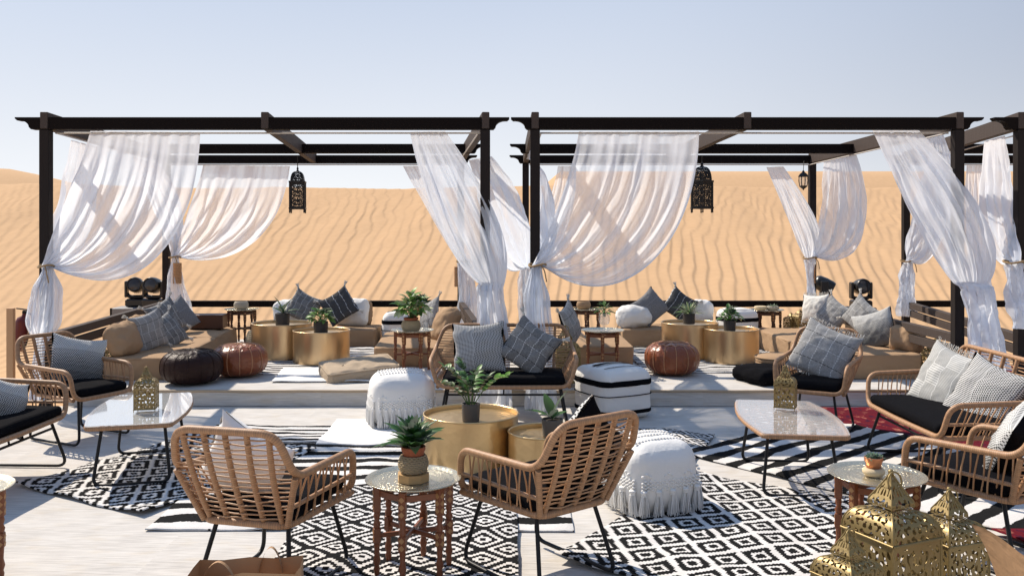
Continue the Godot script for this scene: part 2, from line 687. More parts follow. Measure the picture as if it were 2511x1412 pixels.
func terrain() -> void:
	var b := MB.new()
	var p := PackedVector3Array()
	var uv := PackedVector2Array()
	var cols := 1640
	var rows := 165
	for r in rows:
		var d := 6.0 + 25.0 * pow(float(r) / (rows - 1), 1.15)
		for k in cols:
			var x := -20.5 + 41.0 * k / (cols - 1)
			var warp := 0.16 * noise.get_noise_2d(x * 0.22, d * 0.09) + (0.05 + 0.11 * sm(17.0, 23.0, d)) * noise.get_noise_2d(x * 0.9 + 31, d * 0.3)
			var lam := 0.215
			var q := (x - (0.06 + 0.033 * x) * (d - 16.0) + warp) / lam
			var f := q - floorf(q)
			var h := f / 0.86 if f < 0.86 else (1 - f) / 0.14
			h = lerpf(h, h * h * (3 - 2 * h), 0.6)
			var amp := 0.0215 * (0.68 + 0.75 * noise.get_noise_2d(x * 0.6 + 7, d * 0.14)) * (0.45 + 0.55 * sm(11.5, 14.0, d)) * (1.0 - 0.55 * sm(21.0, 25.5, d))
			var bump := 0.03 * noise.get_noise_2d(x * 0.5, d * 0.2)
			p.append(Vector3(x, land(x, d) + h * amp + bump - 0.02, -d))
			uv.append(Vector2(x, d))
	b.grid(p, cols, rows, false, uv)
	structure("dune", b, M.sand, "rippled sand dune rising behind the pergolas")
	var g := MB.new()
	var gp := PackedVector3Array()
	var guv := PackedVector2Array()
	var nx := 221
	var nz := 241
	for r in nz:
		var d := -80.0 + 2.5 * r
		for k in nx:
			var x := -275.0 + 2.5 * k
			var inside := sm(-20.0, -17.0, x) * sm(20.0, 17.0, x) * sm(6.4, 8.4, d) * sm(30.5, 28.0, d)
			gp.append(Vector3(x, land(x, d) - 0.06 - 0.5 * inside, -d))
			guv.append(Vector2(x, d))
	g.grid(gp, nx, nz, false, guv)
	structure("sand_ground", g, M.sand, "pale desert sand reaching to the horizon")

func carpet_sheet(x0: float, x1: float, d0: float, d1: float, y: float, amp: float) -> MB:
	var b := MB.new()
	var p := PackedVector3Array()
	var uv := PackedVector2Array()
	var nx := int((x1 - x0) / 0.09)
	var nz := int((d1 - d0) / 0.09)
	for r in nz + 1:
		for k in nx + 1:
			var x := lerpf(x0, x1, float(k) / nx)
			var d := lerpf(d0, d1, float(r) / nz)
			var edge := 0 if k > 0 and k < nx and r > 0 and r < nz else 1
			var h := y + amp * noise.get_noise_2d(x * 0.8, d * 1.4) * (1 - edge)
			p.append(Vector3(x, h - edge * 0.012, -d))
			uv.append(Vector2(x, d))
	b.grid(p, nx + 1, nz + 1, false, uv)
	return b

func deck() -> void:
	structure("carpet_floor", carpet_sheet(-6.6, 7.6, -1.2, 8.32, 0.0, 0.006), M.carpet, "cream flat woven carpet covering the ground")
	var t := thing("platform", "low carpeted platform deck under the pergolas", "platform")
	t.set_meta("kind", "structure")
	t.remove_meta("category")
	var body := MB.new()
	body.box(Vector3(0.1, 0.062, -10.28), Vector3(8.6, 0.125, 4.0), 0.01)
	part(t, "deck_body", body, M.wood)
	# wrinkled skirt of carpet over the front edge, with a rolled lip
	var p := PackedVector3Array()
	var cols := 240
	for r in 9:
		for k in cols:
			var x := -4.22 + 8.66 * k / (cols - 1)
			var s := float(r) / 8
			var z := -8.262 + 0.018 * s + 0.011 * noise.get_noise_2d(x * 1.4, s * 2.6) + 0.006 * noise.get_noise_2d(x * 5.0, s * 6.0)
			p.append(Vector3(x, 0.003 + (1.0 - s) * 0.136, z))
	var sk := MB.new()
	sk.grid(p, cols, 9)
	part(t, "carpet_skirt", sk, M.carpet)
	var top := carpet_sheet(-4.2, 4.42, 8.26, 12.28, 0.152, 0.007)
	part(t, "carpet_top", top, M.carpet)
	var lip := []
	for k in 60:
		var x := -4.22 + 8.66 * k / 59.0
		lip.append(Vector3(x, 0.142 + 0.003 * noise.get_noise_1d(x * 2.0), -8.256 + 0.012 * noise.get_noise_1d(x * 1.5 + 40)))
	var lp := MB.new()
	lp.tube(PackedVector3Array(lip), 0.013, 8)
	part(t, "carpet_edge", lp, M.canvas_light)

# ---------------------------------------------------------------- rugs

func rug(called: String, label: String, corner: Vector3, ux: Vector3, uz: Vector3, y: float, tex: Texture2D, curl := 0.0, group := "rugs laid over the carpet") -> void:
	var lx := ux.length()
	var lz := uz.length()
	var nx := maxi(int(lx / 0.05), 4)
	var nz := maxi(int(lz / 0.05), 4)
	var p := PackedVector3Array()
	var uv := PackedVector2Array()
	for r in nz + 3:
		for k in nx + 3:
			var u := clampf(float(k - 1) / nx, 0, 1)
			var w := clampf(float(r - 1) / nz, 0, 1)
			var edge := k == 0 or r == 0 or k == nx + 2 or r == nz + 2
			var q := corner + ux * u + uz * w
			q += (uz / lz) * 0.012 * noise.get_noise_2d(u * lx * 1.5 + corner.x, 4.0) + (ux / lx) * 0.01 * noise.get_noise_2d(w * lz * 1.5, 9.0 + corner.x)
			var hh := y + 0.009 + 0.03 * maxf(0.0, noise.get_noise_2d(q.x * 1.3 + 20, q.z * 1.3)) + 0.012 * maxf(0.0, noise.get_noise_2d(q.x * 1.2 + 50, q.z * 4.0))
			var corner_d := minf(minf(Vector2(u * lx, w * lz).length(), Vector2((1 - u) * lx, w * lz).length()), minf(Vector2(u * lx, (1 - w) * lz).length(), Vector2((1 - u) * lx, (1 - w) * lz).length()))
			hh += curl * sm(0.3, 0.0, corner_d)
			p.append(Vector3(q.x, hh - (0.009 if edge else 0.0), q.z))
			uv.append(Vector2(u, w))
	var b := MB.new()
	b.grid(p, nx + 3, nz + 3, false, uv)
	var m := matte(mat(1, 1, 1, 0.95), 0.15)
	m.albedo_texture = tex
	m.texture_repeat = false
	var o := solo(called, b, m, label, "rug", Vector3.ZERO, 0.0, group)
	o.set_meta("group", group)

func wool(x: int, y: int, dark: bool) -> Color:
	var g := 0.009 + rng.randf() * 0.010 if dark else 0.57 + rng.randf() * 0.12 + 0.07 * noise.get_noise_2d(x * 0.012, y * 0.012)
	return Color(g, g * (1.0 if dark else 0.975), g * (1.02 if dark else 0.94))

func diamond_tex(w: int, h: int, cw: float, ch: float, bands: Array, knot: int) -> ImageTexture:
	var jit := PackedFloat32Array()
	for i in 4096:
		jit.append(rng.randf() - 0.5)
	return picture(w, h, func(x, y):
		var kx: int = (x + int(jit[(y * 7 + x / 9) % 4096] * 2.5)) / knot
		var ky: int = (y + int(jit[(x * 5 + y / 7) % 4096] * 2.0)) / knot
		var a := absf(fposmod((kx + 0.5) * knot / cw, 1.0) * 2 - 1)
		var b := absf(fposmod((ky + 0.5) * knot / ch, 1.0) * 2 - 1)
		var d := a + b
		if d > 1.0:
			d = 2.0 - d
		var dark := false
		for k in bands.size():
			if d < bands[k]:
				dark = k % 2 == 0
				break
		return wool(x, y, dark))

func stripe_tex(w: int, h: int, n: float, duty: float) -> ImageTexture:
	return picture(w, h, func(x, y):
		var q: float = y * n / h + 0.05 * noise.get_noise_2d(x * 0.02, y * 0.01) + 0.025 * noise.get_noise_2d(x * 0.2, 5.0)
		return wool(x, y, fposmod(q, 1.0) < duty))

func rugs() -> void:
	var lattice := diamond_tex(480, 700, 94, 108, [0.26, 0.47, 0.81, 1.2], 5)
	var small := diamond_tex(480, 640, 96, 107, [0.22, 0.47, 0.83, 1.2], 6)
	var busy := diamond_tex(480, 720, 116, 108, [0.16, 0.36, 0.60, 0.82, 1.2], 6)
	var plain := picture(128, 128, func(x, y):
		var g: float = 0.68 + 0.06 * noise.get_noise_2d(x * 0.3, y * 0.02) + rng.randf() * 0.06
		return Color(g, g * 0.985, g * 0.96))
	rug("striped_rug", "black and white striped flat rug under the left rattan chair with the white pillow", Vector3(-2.03, 0, -6.72), Vector3(2.37, 0, 0.02), Vector3(0, 0, 1.92), 0.002, stripe_tex(512, 512, 9.0, 0.5))
	rug("striped_rug", "narrow black and white striped rug by the platform step, half under a plain white rug", Vector3(-2.5, 0, -7.36), Vector3(1.75, 0, 0), Vector3(0, 0, 0.6), 0.002, stripe_tex(512, 160, 4.6, 0.42))
	rug("white_rug", "plain white rug in front of the platform, left of the white fringed pouf", Vector3(-1.53, 0, -7.6), Vector3(1.02, 0, 0), Vector3(0.02, 0, 0.93), 0.011, plain)
	rug("diamond_rug", "black and white diamond rug under the left glass table", Vector3(-2.54, 0, -7.13), Vector3(1.07, 0, 0.6), Vector3(-0.68, 0, 1.5), 0.006, small, 0.02)
	rug("diamond_rug", "dense zigzag diamond rug under the tray table with the leafy plant", Vector3(-1.2, 0, -5.57), Vector3(1.22, 0, 0.0), Vector3(0.02, 0, 1.85), 0.014, busy)
	rug("diamond_rug", "large black and white diamond rug beside the front white pouf", Vector3(1.21, 0, -5.88), Vector3(1.06, 0, 0.66), Vector3(-0.99, 0, 1.53), 0.014, lattice, 0.02)
	rug("diamond_rug", "small black and white diamond rug behind the front white pouf", Vector3(1.65, 0, -7.05), Vector3(-0.86, 0, -0.37), Vector3(-0.46, 0, 1.1), 0.002, lattice)
	rug("striped_rug", "broad black and white striped rug under the right glass table", Vector3(1.25, 0, -6.45), Vector3(1.4, 0, -1.2), Vector3(1.9, 0, 2.2), 0.006, stripe_tex(512, 1024, 14.5, 0.47))
	var persian := picture(256, 256, func(x, y):
		var e: int = mini(mini(x, 255 - x), mini(y, 255 - y))
		var s := sin(x * 0.2) * sin(y * 0.2) + 0.5 * sin(x * 0.43 + 2 * sin(y * 0.1)) * sin(y * 0.39)
		var q: float = noise.get_noise_2d(x * 0.25, y * 0.25)
		var c := Color(0.115, 0.012, 0.02)
		if s + q > 0.75:
			c = Color(0.28, 0.10, 0.07)
		elif s + q < -0.9:
			c = Color(0.05, 0.012, 0.03)
		if e > 14 and e < 30:
			c = c.lerp(Color(0.10, 0.012, 0.02), 0.7)
		return c * (0.85 + rng.randf() * 0.3))
	rug("red_rug", "deep red patterned rug under the right rattan loveseat", Vector3(2.62, 0, -8.15), Vector3(1.75, 0, 0.0), Vector3(-0.02, 0, 2.75), 0.002, persian)
	rug("red_rug", "corner of a deep red rug at the lower right edge", Vector3(2.62, 0, -4.75), Vector3(1.3, 0, 0.1), Vector3(0.4, 0, 1.6), 0.026, persian)
	rug("red_rug", "deep red rug behind the tied drape at the far right", Vector3(4.55, 0, -10.6), Vector3(1.6, 0, 0.0), Vector3(0, 0, 2.2), 0.02, persian)
	rug("striped_rug", "black and white striped rug round the left pair of gold drums", Vector3(-3.1, 0, -11.2), Vector3(1.65, 0, 0), Vector3(-0.05, 0, 2.05), 0.154, stripe_tex(512, 512, 15.0, 0.45))
	rug("white_rug", "cream rug on the platform edge beside the tan floor cushion", Vector3(-2.5, 0, -9.5), Vector3(2.1, 0, 0.0), Vector3(0.1, 0, 0.85), 0.162, plain)
	rug("striped_rug", "black and white striped rug under the right pair of gold drums", Vector3(1.42, 0, -11.2), Vector3(1.75, 0, 0), Vector3(0, 0, 1.95), 0.154, stripe_tex(512, 512, 16.0, 0.45))
	rug("diamond_rug", "black and white diamond rug between the right drums and the long daybed", Vector3(2.6, 0, -10.9), Vector3(0.7, 0, 0.1), Vector3(-0.05, 0, 1.5), 0.164, lattice)

# ---------------------------------------------------------------- pergolas

# a beam with scrolled ends, seen along x from x0 to x1, its foot at y = 0
func beam(x0: float, x1: float, h: float, d: float) -> MB:
	var out := PackedVector2Array()
	out.append(Vector2(x0 + 0.15, 0))
	out.append(Vector2(x1 - 0.15, 0))
	for k in 7:
		var a := PI / 2 * k / 6.0
		out.append(Vector2(x1 - 0.13 + 0.09 * (1 - cos(a)), 0.02 + (h - 0.05) * sin(a)))
	out.append(Vector2(x1 - 0.02, h - 0.03))
	out.append(Vector2(x1, h - 0.012))
	out.append(Vector2(x1, h))
	out.append(Vector2(x0, h))
	out.append(Vector2(x0, h - 0.012))
	out.append(Vector2(x0 + 0.02, h - 0.03))
	for k in range(6, -1, -1):
		var a := PI / 2 * k / 6.0
		out.append(Vector2(x0 + 0.13 - 0.09 * (1 - cos(a)), 0.02 + (h - 0.05) * sin(a)))
	var b := MB.new()
	b.prism(out, -d / 2, d / 2)
	return b

func stick(t: Node3D, called: String, a: Vector3, b: Vector3, w: float, h: float, m: Material, over := 0.0) -> void:
	var dir := (b - a).normalized()
	var side := dir.cross(Vector3.UP).normalized()
	var bs := Basis(dir, side.cross(dir), side)
	var q := MB.new()
	q.box(Vector3.ZERO, Vector3(a.distance_to(b) + 2 * over, h, w), 0.006)
	part(t, called, q, m, Transform3D(bs, (a + b) / 2))

func pergola(label: String, fl: Vector3, fr: Vector3, bl: Vector3, br: Vector3, l_over: float, r_over: float, rails: Array, mids: Array) -> void:
	var t := thing("pergola", label, "pergola", Vector3.ZERO, 0, "dark timber pergolas")
	for q in [fl, fr, bl, br]:
		var b := MB.new()
		b.box(Vector3(0, 1.303, 0), Vector3(0.09, 2.606, 0.09), 0.006)
		part(t, "post", b, M.post, Transform3D(Basis.IDENTITY, Vector3(q.x, 0, q.z)))
	var lerps := [0.0, 0.615, 1.0]
	for k in 3:
		var a := fl.lerp(bl, lerps[k])
		var c := fr.lerp(br, lerps[k])
		var len := a.distance_to(c)
		var dir := (c - a).normalized()
		part(t, ["front_beam", "middle_beam", "back_beam"][k], beam(-l_over, len + r_over, 0.112, 0.085), M.wood, Transform3D(Basis(dir, Vector3.UP, dir.cross(Vector3.UP)), Vector3(a.x, 2.608, a.z)))
	var list := [[fl, bl], [fr, br]]
	for s in mids:
		list.append([fl.lerp(fr, s), bl.lerp(br, s)])
	for q in list:
		var a: Vector3 = q[0]
		var c: Vector3 = q[1]
		# the joist is notched over the beams: a lower web between them and a cap above
		var up := Vector3(0, 2.69, 0)
		stick(t, "joist", a + up, c + up, 0.07, 0.155, M.joist, 0.055)
		var d := (c - a).normalized()
	for k in [0, 2]:
		var a := fl.lerp(bl, lerps[k]) + Vector3(0.05, 2.585, -0.07 if k == 0 else 0.09)
		var c := fr.lerp(br, lerps[k]) + Vector3(-0.05, 2.585, -0.07 if k == 0 else 0.09)
		var rod := MB.new()
		rod.tube(PackedVector3Array([a, c]), 0.0085, 6)
		part(t, "curtain_rod", rod, M.rod)
	for q in [[fl, bl, 1], [fr, br, -1]]:
		var off := Vector3(0.06 * q[2], 2.585, 0)
		var rod := MB.new()
		rod.tube(PackedVector3Array([q[0].lerp(q[1], 0.03) + off, q[0].lerp(q[1], 0.97) + off]), 0.007, 6)
		part(t, "curtain_rod", rod, M.rod)
	var y := Vector3(0, 0.662, 0)
	for r in rails:
		var a: Vector3 = {"l": fl, "r": fr, "b": bl}[r]
		var c: Vector3 = {"l": bl, "r": br, "b": br}[r]
		var q := (c - a).normalized() * 0.05
		stick(t, "rail", a + y + q, c + y - q, 0.075, 0.085, M.joist if r != "b" else M.wood)
		if r != "b":
			stick(t, "lower_rail", a + Vector3(0, 0.55, 0) + q, c + Vector3(0, 0.55, 0) - q, 0.05, 0.085, M.joist)

func pergolas() -> void:
	M.rod = mat(0.5, 0.47, 0.43, 0.5)
	pergola("left dark timber pergola with scrolled beam ends and a hanging black lantern", Vector3(-4.35, 0, -8.1), Vector3(-0.25, 0, -8.1), Vector3(-4.80, 0, -12.05), Vector3(-0.71, 0, -12.05), 0.27, 0.225, ["l", "r", "b"], [0.5])
	pergola("middle dark timber pergola over the two right gold drums", Vector3(0.215, 0, -8.1), Vector3(4.16, 0, -8.1), Vector3(0.19, 0, -12.05), Vector3(4.17, 0, -12.05), 0.225, 0.225, ["l", "r", "b"], [0.5])
	pergola("dark timber pergola cut off by the right edge", Vector3(4.745, 0, -8.1), Vector3(8.8, 0, -8.1), Vector3(5.47, 0, -12.05), Vector3(9.5, 0, -12.05), 0.26, 0.26, ["l", "r", "b"], [0.5])

# ---------------------------------------------------------------- drapes

func bez(a: Vector3, b: Vector3, c: Vector3, d: Vector3, s: float) -> Vector3:
	return a.bezier_interpolate(b, c, d, s)

# cloth from the line a-b on a rod, gathered at knot, its inner and outer hems bent by their two handles; tail widths run from the knot to the end
func drape(label: String, a: Vector3, b: Vector3, i1: Vector3, i2: Vector3, o1: Vector3, o2: Vector3, knot: Vector3, gw: float, folds: float, thin: float, end: Variant, widths: Array, sd: float) -> void:
	var nu := 84
	var nv := 46
	var nt := 30
	var p := PackedVector3Array()
	var col := PackedColorArray()
	var width := a.distance_to(b)
	var fwd := (b - a).normalized().cross(Vector3.UP).normalized()
	for r in nv + 1:
		var s := float(r) / nv
		for k in nu + 1:
			var u := float(k) / nu
			# folds bunch up unevenly along the rod
			var ub := u + 0.05 * noise.get_noise_2d(u * 6.0, sd) * sin(PI * u)
			var top := a.lerp(b, u)
			var e := knot + (b - a).normalized() * gw * (u - 0.5) * 2
			var q := bez(top, i1.lerp(o1, u), i2.lerp(o2, u), e, s)
			var wave := sin(TAU * (folds * ub + 0.55 * noise.get_noise_2d(u * 4.0 + sd, s * 1.2))) * 0.42 + noise.get_noise_2d(u * 4.5 + sd * 3, s * 1.6) * 0.9 + 0.35 * noise.get_noise_2d(u * 12.0 + sd, s * 2.6)
			var amp := lerpf(0.008, 0.055, sm(0.02, 0.35, s)) * (1.0 - 0.45 * sm(0.75, 1.0, s)) * minf(1.0, width / 0.5)
			q += fwd * wave * amp
			q += Vector3(1, 0.25, 0) * 0.02 * sin(TAU * folds * 0.5 * ub + 2.0 + sd) * sm(0.1, 0.4, s) * (1 - s)
			q.y += 0.006 * noise.get_noise_2d(u * 30, sd) * (1 - sm(0.0, 0.05, s))
			p.append(q)
			var gather := clampf(1.0 - i1.lerp(i2, 0.5).distance_to(o1.lerp(o2, 0.5)) / maxf(width, 0.1), 0, 1) * sm(0.1, 0.7, s)
			var streak := clampf(noise.get_noise_2d(u * 6.5 + sd * 5, s * 1.1) * 1.7, -0.55, 1.0)
			var al := thin + 0.27 + 0.24 * streak + 0.20 * gather + 0.40 * sm(0.68, 1.0, s) + (0.12 if s < 0.07 else 0.0)
			if k < 2 or k > nu - 2:
				al += 0.25
			col.append(Color(1, 1, 1, clampf(al, 0.2, 0.99)))
	var rows := nv + 1
	if end != null:
		var e: Vector3 = end
		for r in range(1, nt + 1):
			var s := float(r) / nt
			var f := s * (widths.size() - 1)
			var i := mini(int(f), widths.size() - 2)
			var w := lerpf(widths[i], widths[i + 1], sm(0, 1, f - i))
			var mid := knot.lerp(e, s)
			mid.x += 0.02 * sin(s * 5 + sd)
			for k in nu + 1:
				var u := float(k) / nu
				var ang := (u - 0.5) * 2.0
				var wave := sin(TAU * (folds * 0.8 * u + 0.5 * noise.get_noise_2d(u * 4 + sd, s * 1.5 + 7)))
				var q := mid + Vector3(w * (ang + 0.12 * wave), 0, 0) + Vector3(0, 0, 1) * (w * 0.55 * (1.0 - ang * ang) + 0.03 * wave * minf(1.0, w * 8) + 0.02 * noise.get_noise_2d(u * 9, s * 5 + sd))
				q.y = maxf(q.y, 0.012)
				p.append(q)
				col.append(Color(1, 1, 1, clampf(lerpf(0.95, thin + 0.36, sm(0.0, 0.35, s)) + 0.2 * noise.get_noise_2d(u * 9, s * 2 + sd), 0.3, 0.96)))
		rows += nt
	var cloth := MB.new()
	cloth.grid(p, nu + 1, rows, false, PackedVector2Array(), col)
	var t := solo("sheer_drape", cloth, M.sheer, label, "curtain", Vector3.ZERO, 0.0, "white sheer drapes tied to the posts")
	if end != null and gw < 0.1:
		var ring := []
		for k in 14:
			var ang := TAU * k / 14
			ring.append(knot + Vector3(cos(ang) * (gw + 0.03), 0.012 * sin(ang * 2), sin(ang) * minf(gw + 0.03, 0.075) - 0.0))
		var cord := MB.new()
		cord.tube(PackedVector3Array(ring), 0.009, 6, true)
		cord.tube(curve([knot + Vector3(gw * 0.6, 0, 0.07), knot + Vector3(gw * 0.6 + 0.03, -0.05, 0.1), knot + Vector3(gw * 0.6 + 0.05, -0.15, 0.1)], 4), 0.006, 5)
		part(t, "tie_cord", cord, M.rope)

func drapes() -> void:
	drape("broad sheer drape at the left front corner, swept down to the leftmost post", Vector3(-3.972, 2.605, -8.170), Vector3(-2.936, 2.594, -8.170), Vector3(-4.081, 2.146, -8.120), Vector3(-4.257, 1.537, -8.020), Vector3(-2.931, 1.385, -8.050), Vector3(-3.544, 0.964, -7.900), Vector3(-4.295, 1.342, -8.000), 0.04, 9, 0.50, Vector3(-4.386, 0.085, -8.030), [0.05, 0.15, 0.17, 0.05, 0.06, 0.08], 1.0)
	drape("sheer drape on the left side joist, blown against the leftmost post", Vector3(-4.421, 2.577, -8.700), Vector3(-4.499, 2.577, -9.400), Vector3(-4.464, 2.135, -8.600), Vector3(-4.387, 1.612, -8.200), Vector3(-4.291, 1.692, -9.000), Vector3(-4.320, 1.177, -8.400), Vector3(-4.388, 1.326, -8.130), 0.04, 5, 0.45, null, [], 2.0)
	drape("sheer drape on the left back rod, swept down to the back left post", Vector3(-4.259, 2.576, -11.960), Vector3(-3.063, 2.565, -11.960), Vector3(-4.354, 2.155, -11.960), Vector3(-4.556, 1.538, -11.900), Vector3(-3.159, 1.482, -11.900), Vector3(-3.981, 1.121, -11.850), Vector3(-4.623, 1.315, -11.900), 0.05, 7, 0.45, Vector3(-4.507, 0.309, -11.800), [0.05, 0.12, 0.19, 0.2], 3.0)
	drape("sheer side drape seen through the left front drape, tied to the back left post", Vector3(-4.631, 2.576, -10.600), Vector3(-4.760, 2.573, -11.700), Vector3(-4.625, 2.115, -11.000), Vector3(-4.673, 1.595, -11.800), Vector3(-4.387, 2.140, -11.600), Vector3(-4.462, 1.595, -11.800), Vector3(-4.653, 1.325, -11.920), 0.05, 5, 0.62, null, [], 4.0)
	drape("long sheer drape right of the left lantern, sweeping down to the middle posts", Vector3(-0.961, 2.597, -8.170), Vector3(-0.631, 2.605, -8.170), Vector3(-0.858, 2.068, -8.100), Vector3(-0.603, 1.387, -8.000), Vector3(-0.268, 2.106, -8.100), Vector3(0.054, 1.612, -8.000), Vector3(-0.189, 1.182, -7.980), 0.12, 5, 0.58, Vector3(-0.163, 0.036, -7.960), [0.13, 0.15, 0.15, 0.18], 5.0)
	drape("sheer drape on the back rod tied to the post behind the middle drapes", Vector3(-1.502, 2.565, -11.960), Vector3(-1.210, 2.565, -11.960), Vector3(-1.321, 2.211, -11.950), Vector3(-0.953, 1.538, -11.900), Vector3(-1.086, 2.379, -11.950), Vector3(-0.746, 1.706, -11.900), Vector3(-0.673, 1.259, -11.900), 0.06, 3, 0.55, Vector3(-0.584, 0.348, -11.800), [0.08, 0.12, 0.13, 0.14], 6.0)
	drape("sheer drape between the two middle posts, looping up from behind to the right one", Vector3(-0.570, 2.606, -11.500), Vector3(-0.237, 2.545, -10.200), Vector3(-0.323, 1.995, -10.500), Vector3(-0.224, 1.044, -8.600), Vector3(0.030, 2.248, -9.800), Vector3(0.225, 1.691, -8.800), Vector3(0.155, 1.321, -8.140), 0.05, 4, 0.62, null, [], 7.0)
	drape("sheer drape hanging right behind the right middle post from its side joist", Vector3(0.228, 2.591, -8.600), Vector3(0.188, 2.605, -11.300), Vector3(0.178, 2.009, -8.500), Vector3(0.172, 1.534, -8.250), Vector3(0.488, 2.554, -11.000), Vector3(0.689, 1.520, -9.200), Vector3(0.217, 1.335, -8.170), 0.05, 5, 0.58, null, [], 8.0)
	drape("short sheer drape on the back rod behind the big middle drape", Vector3(0.632, 2.565, -11.960), Vector3(0.879, 2.565, -11.960), Vector3(0.598, 2.211, -11.950), Vector3(0.304, 1.482, -11.900), Vector3(0.919, 1.706, -11.900), Vector3(0.528, 1.091, -11.900), Vector3(0.193, 1.247, -11.920), 0.05, 4, 0.4, Vector3(0.203, 0.343, -11.850), [0.06, 0.1, 0.11, 0.12], 9.0)
	drape("largest billowing sheer drape, right of the middle posts", Vector3(0.631, 2.601, -8.170), Vector3(1.762, 2.601, -8.170), Vector3(0.551, 2.107, -8.120), Vector3(0.319, 1.575, -8.030), Vector3(1.726, 1.462, -8.000), Vector3(0.901, 0.802, -7.850), Vector3(0.235, 1.350, -8.000), 0.05, 9, 0.42, Vector3(0.249, 0.024, -7.980), [0.05, 0.12, 0.13, 0.12, 0.14], 10.0)
	drape("narrow sheer drape on the right back rod, left of the back right post", Vector3(3.507, 2.548, -11.960), Vector3(3.742, 2.560, -11.960), Vector3(3.722, 2.042, -11.930), Vector3(3.901, 1.483, -11.880), Vector3(3.974, 2.210, -11.930), Vector3(4.448, 1.539, -11.850), Vector3(4.092, 1.304, -11.900), 0.07, 3, 0.66, Vector3(4.041, 0.293, -11.800), [0.09, 0.05, 0.06, 0.1, 0.13], 11.0)
	drape("sheer drape bulging right of the small hanging lantern", Vector3(4.169, 2.592, -11.600), Vector3(4.168, 2.596, -10.500), Vector3(4.120, 2.031, -11.600), Vector3(4.141, 1.484, -11.800), Vector3(4.697, 1.805, -11.000), Vector3(4.654, 1.051, -11.600), Vector3(4.137, 1.326, -11.900), 0.06, 5, 0.5, null, [], 12.0)
	drape("long sheer drape across the right front post, blown towards the right edge", Vector3(3.393, 2.613, -8.170), Vector3(3.822, 2.620, -8.170), Vector3(3.592, 2.106, -8.100), Vector3(3.787, 1.463, -7.950), Vector3(4.193, 2.179, -8.050), Vector3(4.589, 1.575, -7.950), Vector3(4.205, 1.185, -7.930), 0.16, 6, 0.6, Vector3(4.345, 0.411, -7.880), [0.16, 0.14, 0.17, 0.2], 13.0)
	drape("short sheer drape on the right side joist behind the long right drape", Vector3(4.171, 2.596, -8.800), Vector3(4.174, 2.596, -8.400), Vector3(4.225, 2.263, -8.700), Vector3(4.187, 1.689, -8.300), Vector3(4.297, 2.320, -8.400), Vector3(4.312, 1.689, -8.300), Vector3(4.193, 1.305, -8.160), 0.05, 4, 0.55, null, [], 14.0)
	drape("white drape tied low on the slim dark post left of the long right drape", Vector3(5.270, 2.595, -11.000), Vector3(5.087, 2.607, -9.900), Vector3(5.271, 2.123, -11.200), Vector3(5.342, 1.595, -11.700), Vector3(5.395, 1.699, -10.500), Vector3(5.688, 1.051, -11.600), Vector3(5.413, 1.260, -11.880), 0.06, 4, 0.66, Vector3(5.354, 0.514, -11.800), [0.06, 0.11, 0.11, 0.13], 15.0)
	drape("white drape on the side joist of the rightmost pergola", Vector3(4.899, 2.596, -9.000), Vector3(4.823, 2.596, -8.500), Vector3(4.728, 2.022, -8.800), Vector3(4.538, 1.143, -8.300), Vector3(4.809, 2.202, -8.400), Vector3(4.740, 1.764, -8.100), Vector3(4.631, 1.380, -7.990), 0.07, 4, 0.7, Vector3(4.664, 0.773, -7.950), [0.08, 0.1, 0.11, 0.12], 16.0)
	drape("sheer drape on the back rod of the rightmost pergola", Vector3(6.290, 2.574, -12.000), Vector3(6.651, 2.580, -12.000), Vector3(6.268, 2.157, -12.000), Vector3(6.280, 1.706, -11.980), Vector3(6.673, 2.157, -12.000), Vector3(6.673, 1.706, -11.980), Vector3(6.449, 1.033, -11.950), 0.17, 5, 0.5, Vector3(6.449, 0.275, -11.950), [0.17, 0.18, 0.19], 17.0)
	for q in [[Vector3(-4.563, 1.106, -11.830), "jute wrapped tan post guard on the back left post", 0], [Vector3(-0.743, 1.055, -11.950), "jute wrapped tan post guard on the post behind the middle drapes", 0], [Vector3(4.114, 1.101, -11.930), "jute wrapped tan post guard under the knot of the back right drapes", 0]]:
		var b := MB.new()
		for k in 14:
			var ring := []
			for i in 12:
				var ang := TAU * i / 12
				ring.append(Vector3(cos(ang) * 0.048, k * 0.02 - 0.14, sin(ang) * 0.048))
			b.tube(PackedVector3Array(ring), 0.0115, 5, true)
		solo("jute_binding", b, M.stake, q[1], "rope binding", q[0], 0.0, "tan jute bindings on the back posts")

# ---------------------------------------------------------------- daybeds

func mattress(called: String, label: String, at: Vector3, size: Vector3, turn: float, group := "tan canvas daybed mattresses") -> void:
	var t := thing(called, label, "mattress", at, turn, group)
	var b := MB.new()
	b.soft(size, 0.03, Vector3(0.008, 0.016, 0.008), Vector3(0, size.y / 2, 0), 12, noise, 0.014, at)
	part(t, "cover", b, M.canvas)
	var h := size / 2 - Vector3(0.008, 0, 0.008)
	for y in [0.014, size.y - 0.014]:
		var q := MB.new()
		q.tube(fillet([Vector3(h.x, y, h.z), Vector3(-h.x, y, h.z), Vector3(-h.x, y, -h.z), Vector3(h.x, y, -h.z)], 0.04, 4, true), 0.008, 6, true)
		part(t, "piping", q, M.canvas)

